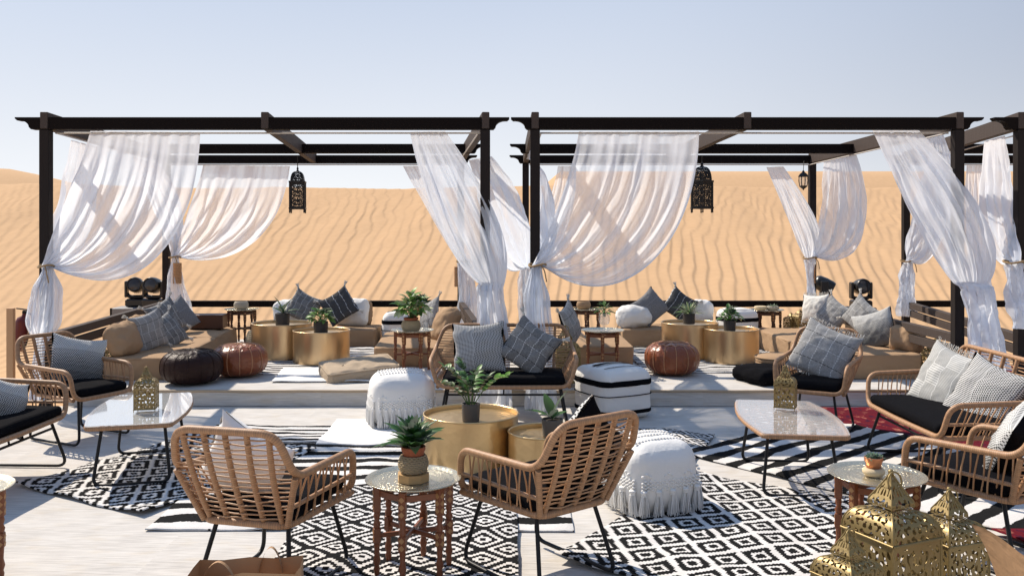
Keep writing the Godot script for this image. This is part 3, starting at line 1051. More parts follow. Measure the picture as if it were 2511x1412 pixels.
func bolster(called: String, label: String, at: Vector3, size: Vector3, turn: float, lean: float, m: Material, group := "", roll := 0.0) -> void:
	var t := thing(called, label, "cushion", at, 0, group)
	t.transform = pose(at, turn, lean, roll)
	var b := MB.new()
	b.soft(size, minf(size.x, minf(size.y, size.z)) * 0.42, Vector3(0.01, 0.02, 0.045), Vector3.ZERO, 9, noise, 0.022, at * 3)
	part(t, "cover", b, m)
	var q := MB.new()
	var h := size / 2 * 0.93
	q.tube(fillet([Vector3(h.x, h.y, 0.03), Vector3(-h.x, h.y, 0.03), Vector3(-h.x, -h.y, 0.03), Vector3(h.x, -h.y, 0.03)], 0.06, 4, true), 0.007, 5, true)
	part(t, "piping", q, m)

func daybeds() -> void:
	mattress("daybed_mattress", "tan canvas daybed mattress behind the dark leather pouf, nearest of the left side bed", Vector3(-3.97, 0.15, -9.62), Vector3(0.95, 0.23, 1.68), 5.5)
	mattress("daybed_mattress", "tan canvas daybed mattress before the dark wooden box on the left", Vector3(-4.14, 0.15, -11.10), Vector3(0.95, 0.23, 1.22), 5.5)
	mattress("daybed_mattress", "tan canvas daybed mattress behind the left gold drums", Vector3(-2.5, 0.15, -11.66), Vector3(1.42, 0.235, 0.62), 0)
	mattress("daybed_mattress", "tan canvas daybed mattress beside the left folding tray table", Vector3(-1.11, 0.15, -10.32), Vector3(0.92, 0.235, 1.54), 3.5)
	mattress("daybed_mattress", "tan canvas daybed mattress behind the tray table with the vase", Vector3(0.83, 0.15, -10.2), Vector3(1.05, 0.235, 1.1), 0)
	mattress("daybed_mattress", "tan canvas daybed mattress behind the right gold drums", Vector3(2.08, 0.15, -11.66), Vector3(1.26, 0.235, 0.62), 0)
	mattress("daybed_mattress", "tan canvas daybed mattress under the low wooden table at the back right", Vector3(3.68, 0.15, -10.72), Vector3(0.96, 0.25, 1.34), 0)
	mattress("daybed_mattress", "long tan canvas daybed mattress behind the right rattan armchair", Vector3(3.70, 0.15, -9.44), Vector3(0.98, 0.255, 1.16), 0)
	bolster("back_cushion", "plump tan canvas cushion between the left armchair and the grey pillows", Vector3(-4.037, 0.543, -9.000), Vector3(0.36, 0.32, 0.15), 62, 24, M.canvas, "tan canvas cushions", 10)
	bolster("back_cushion", "tan canvas back cushion under the left railing", Vector3(-4.240, 0.592, -9.800), Vector3(0.55, 0.2, 0.12), 95, 12, M.canvas, "tan canvas cushions")
	bolster("back_cushion", "tan canvas back cushion right of the white one at the left back daybed", Vector3(-2.114, 0.541, -11.930), Vector3(0.36, 0.36, 0.12), 8, 10, M.canvas, "tan canvas cushions")
	bolster("back_cushion", "white back cushion at the left end of the left back daybed", Vector3(-3.050, 0.542, -11.800), Vector3(0.36, 0.36, 0.16), 12, 14, M.white, "white back cushions", 10)
	bolster("back_cushion", "white back cushion right of the charcoal lined pillow", Vector3(-2.173, 0.568, -11.760), Vector3(0.46, 0.34, 0.15), -10, 16, M.white, "white back cushions")
	bolster("back_cushion", "tan canvas cushion behind the left end of the middle loveseat", Vector3(-0.783, 0.549, -10.200), Vector3(0.44, 0.4, 0.18), -70, 22, M.canvas, "tan canvas cushions", 12)
	bolster("back_cushion", "tan canvas cushion lying at the foot of the one behind the middle loveseat", Vector3(-0.685, 0.375, -9.700), Vector3(0.4, 0.34, 0.16), -60, 32, M.canvas, "tan canvas cushions", -8)
	bolster("back_cushion", "bright white bolster at the left end of the right back daybed", Vector3(1.642, 0.528, -11.600), Vector3(0.5, 0.28, 0.24), 8, 20, M.white, "white back cushions", 4)
	bolster("back_cushion", "small white cushion behind the spider plant", Vector3(2.551, 0.575, -11.800), Vector3(0.34, 0.3, 0.16), -8, 12, M.white, "white back cushions")
	bolster("back_cushion", "tan canvas cushion with a raised seam at the near end of the right daybed", Vector3(4.192, 0.518, -9.200), Vector3(0.34, 0.30, 0.22), -62, 14, M.canvas, "tan canvas cushions", 6)
	bolster("back_cushion", "tan canvas back cushion along the right railing", Vector3(4.343, 0.511, -9.900), Vector3(0.7, 0.28, 0.14), -92, 14, M.canvas, "tan canvas cushions")

# ---------------------------------------------------------------- rattan chairs

func back_x(y: float, wb: float, wa: float, wt: float) -> float:
	return (lerpf(wb, wa, sm(0.38, 0.62, y) * 0.35 + 0.65 * clampf((y - 0.38) / 0.22, 0, 1)) if y < 0.60 else lerpf(wa, wt, clampf((y - 0.60) / 0.2, 0, 1))) / 2

func back_z(y: float) -> float:
	return -0.27 - 0.17 * (y - 0.38) / 0.42

func make_chair(called: String, label: String, wb: float, wa: float, wt: float, rods: int, group: String) -> Node3D:
	var t := thing(called, label, "armchair" if wa < 0.9 else "loveseat", Vector3.ZERO, 0, group)
	var hb := wb / 2
	var ha := wa / 2
	var ht := wt / 2
	var hf := ha - (0.025 if wa < 0.9 else 0.07)
	var f := MB.new()
	var seat := 0.36
	var j := Vector3(ha, 0.60, back_z(0.60))
	f.tube(fillet([Vector3(0, seat, 0.29), Vector3(hf, seat, 0.27), Vector3(ha - 0.005, 0.575, 0.24), j, Vector3(ht, 0.80, back_z(0.80)), Vector3(-ht, 0.80, back_z(0.80)), Vector3(-j.x, j.y, j.z), Vector3(-ha + 0.005, 0.575, 0.24), Vector3(-hf, seat, 0.27)], 0.08, 6, true), 0.0175, 10, true)
	part(t, "wrapped_frame", f, M.wrap)
	var g := MB.new()
	g.tube(fillet([Vector3(hf, seat, 0.26), Vector3(hb, seat, -0.275), Vector3(-hb, seat, -0.275), Vector3(-hf, seat, 0.26)], 0.06, 5), 0.0165, 9)
	part(t, "seat_rail", g, M.wrap)
	for s in [-1, 1]:
		var q := MB.new()
		q.tube(PackedVector3Array([Vector3(s * ha, 0.60, back_z(0.60)), Vector3(s * hb, seat, -0.27)]), 0.0145, 8)
		part(t, "back_post", q, M.wrap)
		var ml := MB.new()
		ml.tube(PackedVector3Array([Vector3(s * (hb + (ha - hb) * 0.42), 0.452, -0.30), Vector3(s * (hf + (ha - hf) * 0.42), 0.452, 0.255)]), 0.0105, 7)
		part(t, "side_rail", ml, M.wrap)
		for k in 15:
			var z := lerpf(-0.255, 0.205, k / 14.0)
			var zt := lerpf(-0.33, 0.155, k / 14.0)
			var pts := []
			for i in 6:
				var v := i / 5.0
				var y := lerpf(seat, 0.59, v)
				var w := 0.010 * (1 if k % 2 else -1) * sin(PI * v * 1.15 + 0.2)
				pts.append(Vector3(s * (lerpf(lerpf(hb, hf, k / 14.0), ha, v) + w), y, lerpf(z, zt, v)))
			var r := MB.new()
			r.tube(curve(pts, 2), 0.0046, 5)
			part(t, "side_reed", r, M.reeds[(k * 7 + (2 if s > 0 else 0)) % 4])
	for k in rods:
		var u := (k + 0.5 - rods / 2.0) / (rods / 2.0) * (1.0 - 0.25 / rods) if rods > 1 else 0.0
		u = lerpf(-0.86, 0.86, float(k) / (rods - 1))
		var pts := []
		for i in 5:
			var v := i / 4.0
			var y := lerpf(seat, 0.79, v)
			pts.append(Vector3(u * lerpf(hb, ht, v), y, back_z(y) - 0.018 * sin(PI * v)))
		var r := MB.new()
		r.tube(curve(pts, 3), 0.0132, 8)
		part(t, "back_rod", r, M.wrap)
	var count := 18
	for k in count:
		var y := lerpf(0.395, 0.775, float(k) / (count - 1))
		var x := back_x(y, wb, wa, wt)
		var pts := PackedVector3Array()
		var m := rods * 6 + 6
		for i in m + 1:
			var u := lerpf(-1, 1, float(i) / m)
			var w := 0.006 * cos(PI * (u / 0.86 * (rods - 1) / 2.0 + (rods - 1) / 2.0) + PI * k)
			pts.append(Vector3(u * x, y + 0.0018 * sin(u * 9 + k * 2.1) - 0.009 * (1 - u * u), back_z(y) - 0.016 * (1 - u * u) + w))
		var r := MB.new()
		r.tube(pts, 0.0041, 5)
		part(t, "weave_reed", r, M.reeds[(k * k + 3 * k) % 4 if k % 3 else 3])
	var board := MB.new()
	board.box(Vector3(0, seat, 0), Vector3(wb - 0.03, 0.012, 0.52), 0.004)
	part(t, "seat_base", board, M.reed)
	var c := MB.new()
	c.soft(Vector3(hf * 2 - 0.07, 0.07, 0.53), 0.03, Vector3(0, 0.014, 0), Vector3(0, seat + 0.045, 0.01), 7, noise, 0.008, Vector3(wb, 2, 3))
	part(t, "seat_cushion", c, M.black_fabric)
	# black steel sled legs, one bent tube a side, and the bars that join them
	for s in [-1, 1]:
		var leg := MB.new()
		var x: float = s * (hb - 0.03)
		var xo: float = s * (hb + 0.03)
		leg.tube(fillet([Vector3(x, seat - 0.01, 0.20), Vector3(xo, 0.012, 0.29), Vector3(xo, 0.012, -0.31), Vector3(x, seat - 0.01, -0.21)], 0.075, 6), 0.0105, 8)
		part(t, "leg", leg, M.black_metal)
	for z in [0.2, -0.21]:
		var bar := MB.new()
		bar.tube(PackedVector3Array([Vector3(-hb + 0.03, seat - 0.025, z), Vector3(hb - 0.03, seat - 0.025, z)]), 0.009, 7)
		if wa > 0.9:
			bar.tube(PackedVector3Array([Vector3(-hb + 0.01, seat - 0.075, z + 0.012), Vector3(hb - 0.01, seat - 0.075, z + 0.012)]), 0.009, 7)
			bar.tube(PackedVector3Array([Vector3(0, seat - 0.075, z + 0.012), Vector3(0, seat - 0.02, z)]), 0.007, 6)
		part(t, "cross_bar", bar, M.black_metal)
	return t

func chairs() -> void:
	var g := "rattan armchairs with black steel legs"
	var a := make_chair("rattan_armchair", "rattan armchair seen from behind holding a white pillow, left of the tray table", 0.41, 0.575, 0.48, 5, g)
	a.position = Vector3(-1.11, 0.012, -4.09)
	a.rotation.y = deg_to_rad(166)
	copy(a, "rattan_armchair", "rattan armchair seen from behind holding a black pillow, right of the tray table", Vector3(0.12, 0.02, -4.22), -142, g)
	copy(a, "rattan_armchair", "rattan armchair at the left edge with a black and white woven pillow", Vector3(-3.47, 0.004, -6.98), 64, g)
	copy(a, "rattan_armchair", "rattan armchair with a grey plaid pillow behind the right glass table", Vector3(2.53, 0.01, -7.2), -32, g)
	copy(a, "rattan_armchair", "rattan armchair at the lower right edge, seen from its side", Vector3(2.42, 0.012, -4.45), -151, g)
	var h := "rattan loveseats with black steel legs"
	var l := make_chair("rattan_loveseat", "rattan loveseat in the middle facing the camera with two pillows", 1.02, 1.24, 1.08, 7, h)
	l.position = Vector3(-0.07, 0.004, -7.5)
	copy(l, "rattan_loveseat", "rattan loveseat at the right edge with two pillows, standing on the red rug", Vector3(2.93, 0.012, -5.93), -90, h)
	copy(l, "rattan_loveseat", "rattan loveseat cut off by the left edge", Vector3(-3.43, 0.004, -5.56), 88, h)

# ---------------------------------------------------------------- tables

func tray_shape() -> MB:
	var b := MB.new()
	b.lathe([Vector2(0.001, -0.004), Vector2(0.2, -0.004), Vector2(0.2, -0.004), Vector2(0.228, 0.008), Vector2(0.232, 0.011), Vector2(0.229, 0.014), Vector2(0.2, 0.003), Vector2(0.196, 0.001), Vector2(0.12, 0.001), Vector2(0.001, 0.001)], 56)
	var r := 0.232
	for k in b.v.size():
		b.t[k] = Vector2(b.v[k].x / r * 0.5 + 0.5, b.v[k].z / r * 0.5 + 0.5)
	return b

func make_tray_table(label: String, m: Material, legs: int, h: float) -> Node3D:
	var t := thing("tray_table", label, "side table", Vector3.ZERO, 0, "brass tray tables on carved folding legs")
	part(t, "tray", tray_shape(), M.tray, Transform3D(Basis.IDENTITY, Vector3(0, h, 0)))
	for k in legs:
		var a := TAU * k / legs
		var at := Vector3(cos(a), 0, sin(a)) * 0.178
		var leg := MB.new()
		var hh := h - 0.006
		# square carved blocks at the top and the middle, turned between
		var prof := [Vector2(0.011, 0.0), Vector2(0.016, 0.03), Vector2(0.012, 0.045), Vector2(0.019, 0.07), Vector2(0.012, 0.1), Vector2(0.015, hh * 0.36)]
		leg.lathe(prof, 10)
		leg.box(Vector3(0, hh * 0.44, 0), Vector3(0.034, hh * 0.17, 0.034), 0.004)
		leg.lathe([Vector2(0.014, hh * 0.52), Vector2(0.019, hh * 0.57), Vector2(0.011, hh * 0.61), Vector2(0.017, hh * 0.66), Vector2(0.013, hh * 0.7)], 10)
		leg.box(Vector3(0, hh * 0.85, 0), Vector3(0.034, hh * 0.3, 0.034), 0.004)
		var o := part(t, "leg", leg, m, Transform3D(Basis(Vector3.UP, -a), at))
		for y in [hh * 0.40, hh * 0.48, hh * 0.76, hh * 0.84, hh * 0.92]:
			var d := MB.new()
			d.box(Vector3(0.0175, y, 0), Vector3(0.003, 0.021, 0.021), 0.001, Basis(Vector3.RIGHT, PI / 4))
			d.box(Vector3(0, y, 0.0175), Vector3(0.021, 0.021, 0.003), 0.001, Basis(Vector3.BACK, PI / 4))
			part(o, "inlay", d, M.inlay)
	for k in legs / 2:
		for y in [h * 0.43, h - 0.035]:
			var a := TAU * k / legs + (0.0 if y < 0.3 else TAU / legs * 0.5)
			if y > 0.3:
				a = TAU * k / legs
			var bar := MB.new()
			bar.box(Vector3(0, y + 0.004 * k, 0), Vector3(0.34, 0.022, 0.014), 0.002, Basis(Vector3.UP, -a))
			part(t, "folding_bar", bar, m)
	for k in legs:
		var a := TAU * (k + 0.5) / legs
		var bar := MB.new()
		bar.box(Vector3(cos(a) * 0.15, h * 0.9, sin(a) * 0.15), Vector3(0.012, 0.03, 0.17), 0.002, Basis(Vector3.UP, -a))
		part(t, "apron", bar, m)
	return t

func glass_table(label: String, near: Vector3, far: Vector3, glass: Material) -> void:
	var c := (near + far) / 2
	var len := near.distance_to(far)
	var dir := (near - far).normalized()
	var t := thing("glass_table", label, "coffee table", Vector3(c.x, 0.012, c.z), rad_to_deg(atan2(dir.x, dir.z)), "glass topped rattan coffee tables")
	var h := 0.415
	var hl := len / 2
	var rim := []
	for k in 24:
		var s := (k / 24.0) * 4.0
		var e := int(s)
		var f := s - e
		var q := Vector2.ZERO
		if e == 0:
			q = Vector2(lerpf(-0.25, 0.25, f), hl + 0.002 * sin(PI * f))
		elif e == 1:
			q = Vector2(0.25 + 0.058 * sin(PI * f), lerpf(hl, -hl, f))
		elif e == 2:
			q = Vector2(lerpf(0.25, -0.25, f), -hl - 0.002 * sin(PI * f))
		else:
			q = Vector2(-0.25 - 0.058 * sin(PI * f), lerpf(-hl, hl, f))
		rim.append(Vector3(q.x, h - 0.014, q.y))
	var path := fillet(rim, 0.03, 3, true)
	var b := MB.new()
	b.tube(path, 0.0155, 8, true)
	part(t, "rattan_rim", b, M.wrap)
	var poly := PackedVector2Array()
	for q in path:
		poly.append(Vector2(q.x * 1.03, -q.z * 1.02))
	var gl := MB.new()
	gl.prism(poly, h, h + 0.006, Transform3D(Basis(Vector3(1, 0, 0), Vector3(0, 0, -1), Vector3(0, 1, 0)), Vector3.ZERO))
	part(t, "glass_top", gl, glass)
	# open weave of reeds under the glass
	var n := 22
	for k in n:
		var z := lerpf(-hl + 0.04, hl - 0.04, float(k) / (n - 1))
		var w := 0.25 + 0.058 * cos(PI * z / len * 0.98)
		var pts := PackedVector3Array()
		for i in 17:
			var u := lerpf(-1, 1, i / 16.0)
			pts.append(Vector3(u * w, h - 0.024 + 0.004 * cos(PI * i / 2.0 + PI * k), z + 0.014 * sin(u * 7 + k * 1.3)))
		var r := MB.new()
		r.tube(pts, 0.0062, 5)
		part(t, "weave_reed", r, M.reed)
	for k in 6:
		var x := lerpf(-0.23, 0.23, k / 5.0)
		var r := MB.new()
		r.tube(PackedVector3Array([Vector3(x, h - 0.026, -hl), Vector3(x, h - 0.026, hl)]), 0.006, 6)
		part(t, "table_rod", r, M.wrap)
	for s in [-1, 1]:
		var z: float = s * (hl - 0.16)
		var leg := MB.new()
		leg.tube(fillet([Vector3(-0.19, h - 0.03, z - s * 0.02), Vector3(-0.235, 0.011, z + s * 0.05), Vector3(0.235, 0.011, z + s * 0.05), Vector3(0.19, h - 0.03, z - s * 0.02)], 0.06, 6), 0.0105, 8)
		part(t, "leg_frame", leg, M.black_metal)

func tables() -> void:
	glass_table("glass topped rattan coffee table by the left armchairs, brass lantern on it", Vector3(-2.44, 0, -5.52), Vector3(-2.70, 0, -6.55), M.table_glass)
	glass_table("glass topped rattan coffee table on the right striped rug, brass lantern on it", Vector3(1.78, 0, -5.25), Vector3(1.89, 0, -6.30), M.clear_glass)
	var a := make_tray_table("brass tray table on carved legs between the two rattan chairs seen from behind", M.carved, 6, 0.435)
	a.position = Vector3(-0.476, 0.022, -4.19)
	a.rotation.y = 0.35
	var g := "brass tray tables on carved folding legs"
	copy(a, "tray_table", "brass tray table with a copper potted succulent behind the big pierced lanterns", Vector3(1.80, 0.016, -4.28), 32, g)
	copy(a, "tray_table", "brass tray table cut off by the lower left edge", Vector3(-2.60, 0.004, -4.08), 12, g)
	copy(a, "tray_table", "brass tray table with a bushy plant in a woven pot left of the middle loveseat", Vector3(-1.07, 0.162, -9.3), 8, g)
	copy(a, "tray_table", "brass tray table with a glass vase right of the middle loveseat", Vector3(0.97, 0.162, -9.3), 25, g)
	var d := make_tray_table("dark legged tray table with a pale bowl in front of the left back railing", M.carved_dark, 6, 0.45)
	d.position = Vector3(-3.66, 0.156, -11.75)
	copy(d, "tray_table", "dark legged tray table with a tan bowl behind the glass vase", Vector3(1.02, 0.156, -11.8), 20, g)
	copy(d, "tray_table", "low carved tray table with small planters beside the far striped pouf", Vector3(3.42, 0.156, -11.66), 40, g)
	# the tall one far back has a wooden shelf frame under its tray
	var box := MB.new()
	box.box(Vector3(0, 0.09, 0), Vector3(0.44, 0.18, 0.26), 0.008)
	solo("wooden_box", box, M.carved_dark, "dark wooden box on the left daybed near the back railing", "box", Vector3(-3.978, 0.403, -11.350) + Vector3(0, 0, 0), 4)

func drum(label: String, m: Material, at: Vector3, r: float, h: float) -> void:
	var t := thing("drum_table", label, "drum table", at, rng.randf() * 360, "gold metal drum tables")
	var b := MB.new()
	var w := 0.008
	b.lathe([Vector2(r - 0.02, 0), Vector2(r, 0), Vector2(r, 0), Vector2(r, h * 0.25), Vector2(r, h * 0.5), Vector2(r, h * 0.75), Vector2(r, h - 0.004), Vector2(r - 0.002, h), Vector2(r - w + 0.002, h), Vector2(r - w, h - 0.004), Vector2(r - w, h - 0.032), Vector2(r - w, h - 0.032)], 72)
	part(t, "drum_wall", b, m)
	var top := MB.new()
	top.lathe([Vector2(r - w - 0.001, h - 0.04), Vector2(r - w - 0.001, h - 0.03), Vector2(r - w - 0.001, h - 0.03), Vector2(r * 0.5, h - 0.03), Vector2(0.001, h - 0.03)], 72)
	part(t, "drum_top", top, m)
	var rim := MB.new()
	var ring := []
	for k in 64:
		ring.append(Vector3(cos(TAU * k / 64) * r, h - 0.002, sin(TAU * k / 64) * r))
	rim.tube(PackedVector3Array(ring), 0.0065, 6, true)
	part(t, "rim", rim, m)

func drums() -> void:
	drum("large hammered gold drum table in the middle of the lower carpet", M.gold, Vector3(-0.29, 0.012, -6.13), 0.333, 0.365)
	drum("smaller gold drum table partly hidden behind the black pillow chair", M.gold, Vector3(0.215, 0.012, -5.84), 0.24, 0.305)
	drum("taller of the two gold drums on the left of the platform, behind the other", M.gold_smooth, Vector3(-2.76, 0.165, -10.4), 0.35, 0.405)
	drum("nearer gold drum on the left of the platform, with a bushy pot plant", M.gold_smooth, Vector3(-2.2, 0.165, -10.02), 0.322, 0.36)
	drum("taller of the two gold drums on the right of the platform, with the spider plant", M.gold_smooth, Vector3(2.13, 0.165, -10.4), 0.335, 0.41)
	drum("nearer gold drum on the right of the platform", M.gold_smooth, Vector3(2.54, 0.165, -10.05), 0.312, 0.375)

# ---------------------------------------------------------------- poufs

func tassel(len: float, wide: float, m: int) -> MB:
	var b := MB.new()
	b.lathe([Vector2(0.001, 0.012), Vector2(wide * 0.25, 0.008), Vector2(wide * 0.3, 0), Vector2(wide * 0.2, -0.012), Vector2(wide * 0.25, -0.02)], 8)
	for k in m:
		var x := (rng.randf() - 0.5) * 2
		var z := (rng.randf() - 0.5) * 2
		var l := len * rng.randf_range(0.85, 1.05)
		b.tube(curve([Vector3(x * wide * 0.15, -0.012, z * wide * 0.12), Vector3(x * wide * 0.32, -l * 0.5, z * wide * 0.22 + 0.004), Vector3(x * wide * 0.45, -l, z * wide * 0.25)], 3), 0.0029, 4)
	return b

func fringed_pouf(label: String, at: Vector3, size: Vector3, turn: float, dense: int) -> void:
	var t := thing("fringed_pouf", label, "pouf", at, turn, "white fringed poufs")
	var b := MB.new()
	b.soft(size, 0.095, Vector3(0.032, 0.03, 0.032), Vector3(0, size.y / 2, 0), 12, noise, 0.006, at)
	part(t, "cover", b, M.white)
	# crocheted bands of small knots round the sides and across the top
	var hx := size.x / 2
	for band in [[0.62, 0.02], [0.52, 0.012], [0.47, 0.012], [0.42, 0.012]]:
		var q := MB.new()
		var y: float = size.y * band[0]
		var steps := 34 if band[0] > 0.6 else 52
		for side in 4:
			for k in steps / 2:
				if band[0] > 0.6 and (k / 3) % 2 == 1:
					continue
				var u := lerpf(-0.86, 0.86, k / (steps / 2.0 - 1))
				var bulge := 0.0225 * (1 - u * u) * (1 - pow(band[0] * 2 - 1, 2.0))
				var p := Vector3(u * hx, y + (0.008 if k % 2 else -0.004), hx + bulge * 1.35 + 0.001).rotated(Vector3.UP, side * PI / 2)
				q.soft(Vector3(0.017, 0.013, 0.017), 0.0062, Vector3.ZERO, p, 1)
		part(t, "crochet_band", q, M.white).set_meta("kind", "stuff")
	for z in [-0.12, -0.07, 0.02, 0.1]:
		var q := MB.new()
		for k in 16:
			var u := lerpf(-0.75, 0.75, k / 15.0)
			var y := size.y + 0.034 * (1 - u * u) * (1 - pow(z / hx, 2.0))
			q.soft(Vector3(0.017, 0.013, 0.017), 0.0062, Vector3.ZERO, Vector3(u * hx, y + 0.001, z), 1)
		part(t, "crochet_row", q, M.white).set_meta("kind", "stuff")
	var shapes := []
	for k in 3:
		shapes.append(tassel(size.y * 0.36, 0.075 if dense < 7 else 0.05, 34).done())
	for side in 4:
		for k in dense:
			var u := lerpf(-0.84, 0.84, float(k) / (dense - 1))
			var p := Vector3(u * hx, size.y * 0.38, hx + 0.031 * (1 - u * u) + 0.004).rotated(Vector3.UP, side * PI / 2)
			part(t, "tassel", shapes[(k + side) % 3], M.white, Transform3D(Basis(Vector3.UP, side * PI / 2 + (k % 3 - 1) * 0.15), p))

func leather_pouf(label: String, at: Vector3, r: float, h: float, m: Material, seams: Material, turn := 0.0) -> void:
	var t := thing("leather_pouf", label, "pouf", at, turn, "round moroccan leather poufs")
	var n := 14
	var prof := []
	for k in 25:
		var a := lerpf(-PI / 2, PI / 2, k / 24.0)
		var x := signf(cos(a)) * pow(absf(cos(a)), 0.62)
		var y := signf(sin(a)) * pow(absf(sin(a)), 0.8)
		prof.append(Vector2(maxf(r * x, 0.001), h * 0.5 + h * 0.5 * y))
	var cols := n * 8
	var p := PackedVector3Array()
	var uv := PackedVector2Array()
	for i in prof.size():
		for k in cols + 1:
			var a := TAU * k / cols
			var lobe := absf(sin(a * n / 2.0))
			var q: Vector2 = prof[i]
			var mid := sin(PI * i / 24.0)
			var rr := q.x * (1.0 + (0.022 if seams == M.stitch else 0.008) * mid * (sqrt(lobe) - 0.8)) + 0.008 * mid * noise.get_noise_3d(cos(a) * 3 + at.x, q.y * 8, sin(a) * 3)
			p.append(Vector3(rr * cos(a), q.y + 0.006 * noise.get_noise_2d(cos(a) * 4, sin(a) * 4 + at.x) * (1 if i > 12 else 0), -rr * sin(a)))
			uv.append(Vector2(float(k) / cols, float(i) / 24))
	var b := MB.new()
	b.grid(p, cols + 1, prof.size(), true, uv)
	part(t, "cover", b, m)
	for s in n:
		var a := TAU * s / n
		var pts := PackedVector3Array()
		for i in range(3, 20):
			var q: Vector2 = prof[i]
			var mid := sin(PI * i / 24.0)
			var rr := q.x * (1.0 - 0.022 * mid * 0.8) + 0.0045
			pts.append(Vector3(rr * cos(a), q.y + 0.001, -rr * sin(a)))
		var sb := MB.new()
		sb.tube(pts, 0.0034, 5)
		# the scallop that joins two seams on the top, and the spoke from it to the middle
		var arc := []
		for k in 7:
			var f := k / 6.0
			var aa := a + TAU / n * f
			var idx := 19.0 + 1.2 * sin(PI * f)
			var q0: Vector2 = prof[int(idx)]
			var q1: Vector2 = prof[mini(int(idx) + 1, 24)]
			var q := q0.lerp(q1, idx - int(idx))
			arc.append(Vector3((q.x) * cos(aa), q.y + 0.006, -(q.x) * sin(aa)))
		sb.tube(curve(arc, 2), 0.0032, 5)
		var am := a + TAU / n * 0.5
		var sp := []
		for i in range(20, 25):
			var q: Vector2 = prof[i]
			sp.append(Vector3(q.x * cos(am), q.y + 0.005, -q.x * sin(am)))
		sb.tube(PackedVector3Array(sp), 0.0028, 5)
		part(t, "stitched_seam", sb, seams)
	var ring := []
	for k in 16:
		ring.append(Vector3(cos(TAU * k / 16) * 0.05, h + 0.003, sin(TAU * k / 16) * 0.05))
	var rb := MB.new()
	rb.tube(PackedVector3Array(ring), 0.0035, 5, true)
	part(t, "top_seam", rb, seams)

func striped_pouf(label: String, at: Vector3, size: Vector3, turn: float) -> void:
	var t := thing("striped_pouf", label, "pouf", at, turn, "white poufs with black woven stripes")
	var b := MB.new()
	b.soft(size, 0.075, Vector3(0.025, 0.03, 0.025), Vector3(0, size.y / 2, 0), 12, noise, 0.008, at)
	part(t, "cover", b, M.white)
	var hx := size.x / 2
	for band in [[0.75, 0.05], [0.50, 0.009], [0.16, 0.035]]:
		var p := PackedVector3Array()
		for r in 6:
			for k in 97:
				var a := TAU * k / 96 + 0.01
				var y: float = size.y * band[0] + band[1] * (r / 5.0 - 0.5)
				var d := Vector2(cos(a), sin(a))
				var s := hx / maxf(absf(d.x), absf(d.y))
				var cr := 0.075
				var q := d * s
				var inr := Vector2(clampf(q.x, -hx + cr, hx - cr), clampf(q.y, -hx + cr, hx - cr))
				var w := inr + (q - inr).normalized() * cr
				var e := (1 - pow(w.x / hx, 2.0)) if absf(d.y) > absf(d.x) else (1 - pow(w.y / hx, 2.0))
				var vv := 1 - pow((y - size.y / 2) / (size.y / 2), 2.0)
				var out := w.normalized() * (0.025 * maxf(e, 0) * vv + 0.0095 - (0.006 if r == 0 or r == 5 else 0.0))
				if y > size.y - 0.075:
					var drop := (y - (size.y - 0.075)) / 0.075
					w *= 1 - (1 - sqrt(maxf(0.0, 1 - drop * drop))) * cr / w.length()
				p.append(Vector3(w.x + out.x, y, w.y + out.y))
		var q := MB.new()
		q.grid(p, 97, 6, true)
		part(t, "woven_stripe", q, M.black_fabric)
	for k in 4:
		var z := [-0.15, -0.03, 0.03, 0.15][k] as float
		var wide: float = [0.006, 0.022, 0.006, 0.006][k]
		var p := PackedVector3Array()
		for i in 15:
			var u := lerpf(-0.74, 0.74, i / 14.0)
			for r in 3:
				var zz := z + wide * (r - 1)
				p.append(Vector3(u * hx, size.y + 0.0068 + 0.029 * (1 - u * u) * (1 - pow(zz / hx, 2.0)), zz))
		var q := MB.new()
		q.grid(p, 3, 15)
		part(t, "top_stripe", q, M.black_fabric)

func poufs() -> void:
	fringed_pouf("white fringed pouf at the platform edge, left of the middle loveseat", Vector3(-0.955, 0.02, -7.5), Vector3(0.50, 0.41, 0.50), 14, 9)
	fringed_pouf("white tasselled pouf in front, right of the black pillow chair", Vector3(0.83, 0.026, -5.2), Vector3(0.42, 0.385, 0.42), 22, 5)
	striped_pouf("white pouf with black woven bands right of the middle loveseat", Vector3(0.91, 0.004, -7.86), Vector3(0.52, 0.43, 0.52), 28)
	striped_pouf("white pouf with black bands far back behind the right drums", Vector3(2.983, 0.311, -11.500) * Vector3(1, 0, 1) + Vector3(0, 0.15, 0), Vector3(0.42, 0.48, 0.42), 20)
	striped_pouf("white pouf with black bands behind the bushy plant in the woven pot", Vector3(-1.544, 0.299, -11.600) * Vector3(1, 0, 1) + Vector3(0, 0.15, 0), Vector3(0.34, 0.42, 0.34), 10)
	leather_pouf("tan leather pouf right of the dark one", Vector3(-2.85, 0.16, -9.07), 0.285, 0.33, M.leather, M.stitch, 5)
	leather_pouf("near black leather pouf on the left edge of the platform", Vector3(-3.19, 0.155, -8.64), 0.30, 0.33, M.leather_dark, M.leather_dark, 0)
	leather_pouf("shiny chestnut leather pouf in front of the right gold drums", Vector3(1.69, 0.158, -9.17), 0.287, 0.335, M.leather, M.stitch, 12)

# ---------------------------------------------------------------- pillows

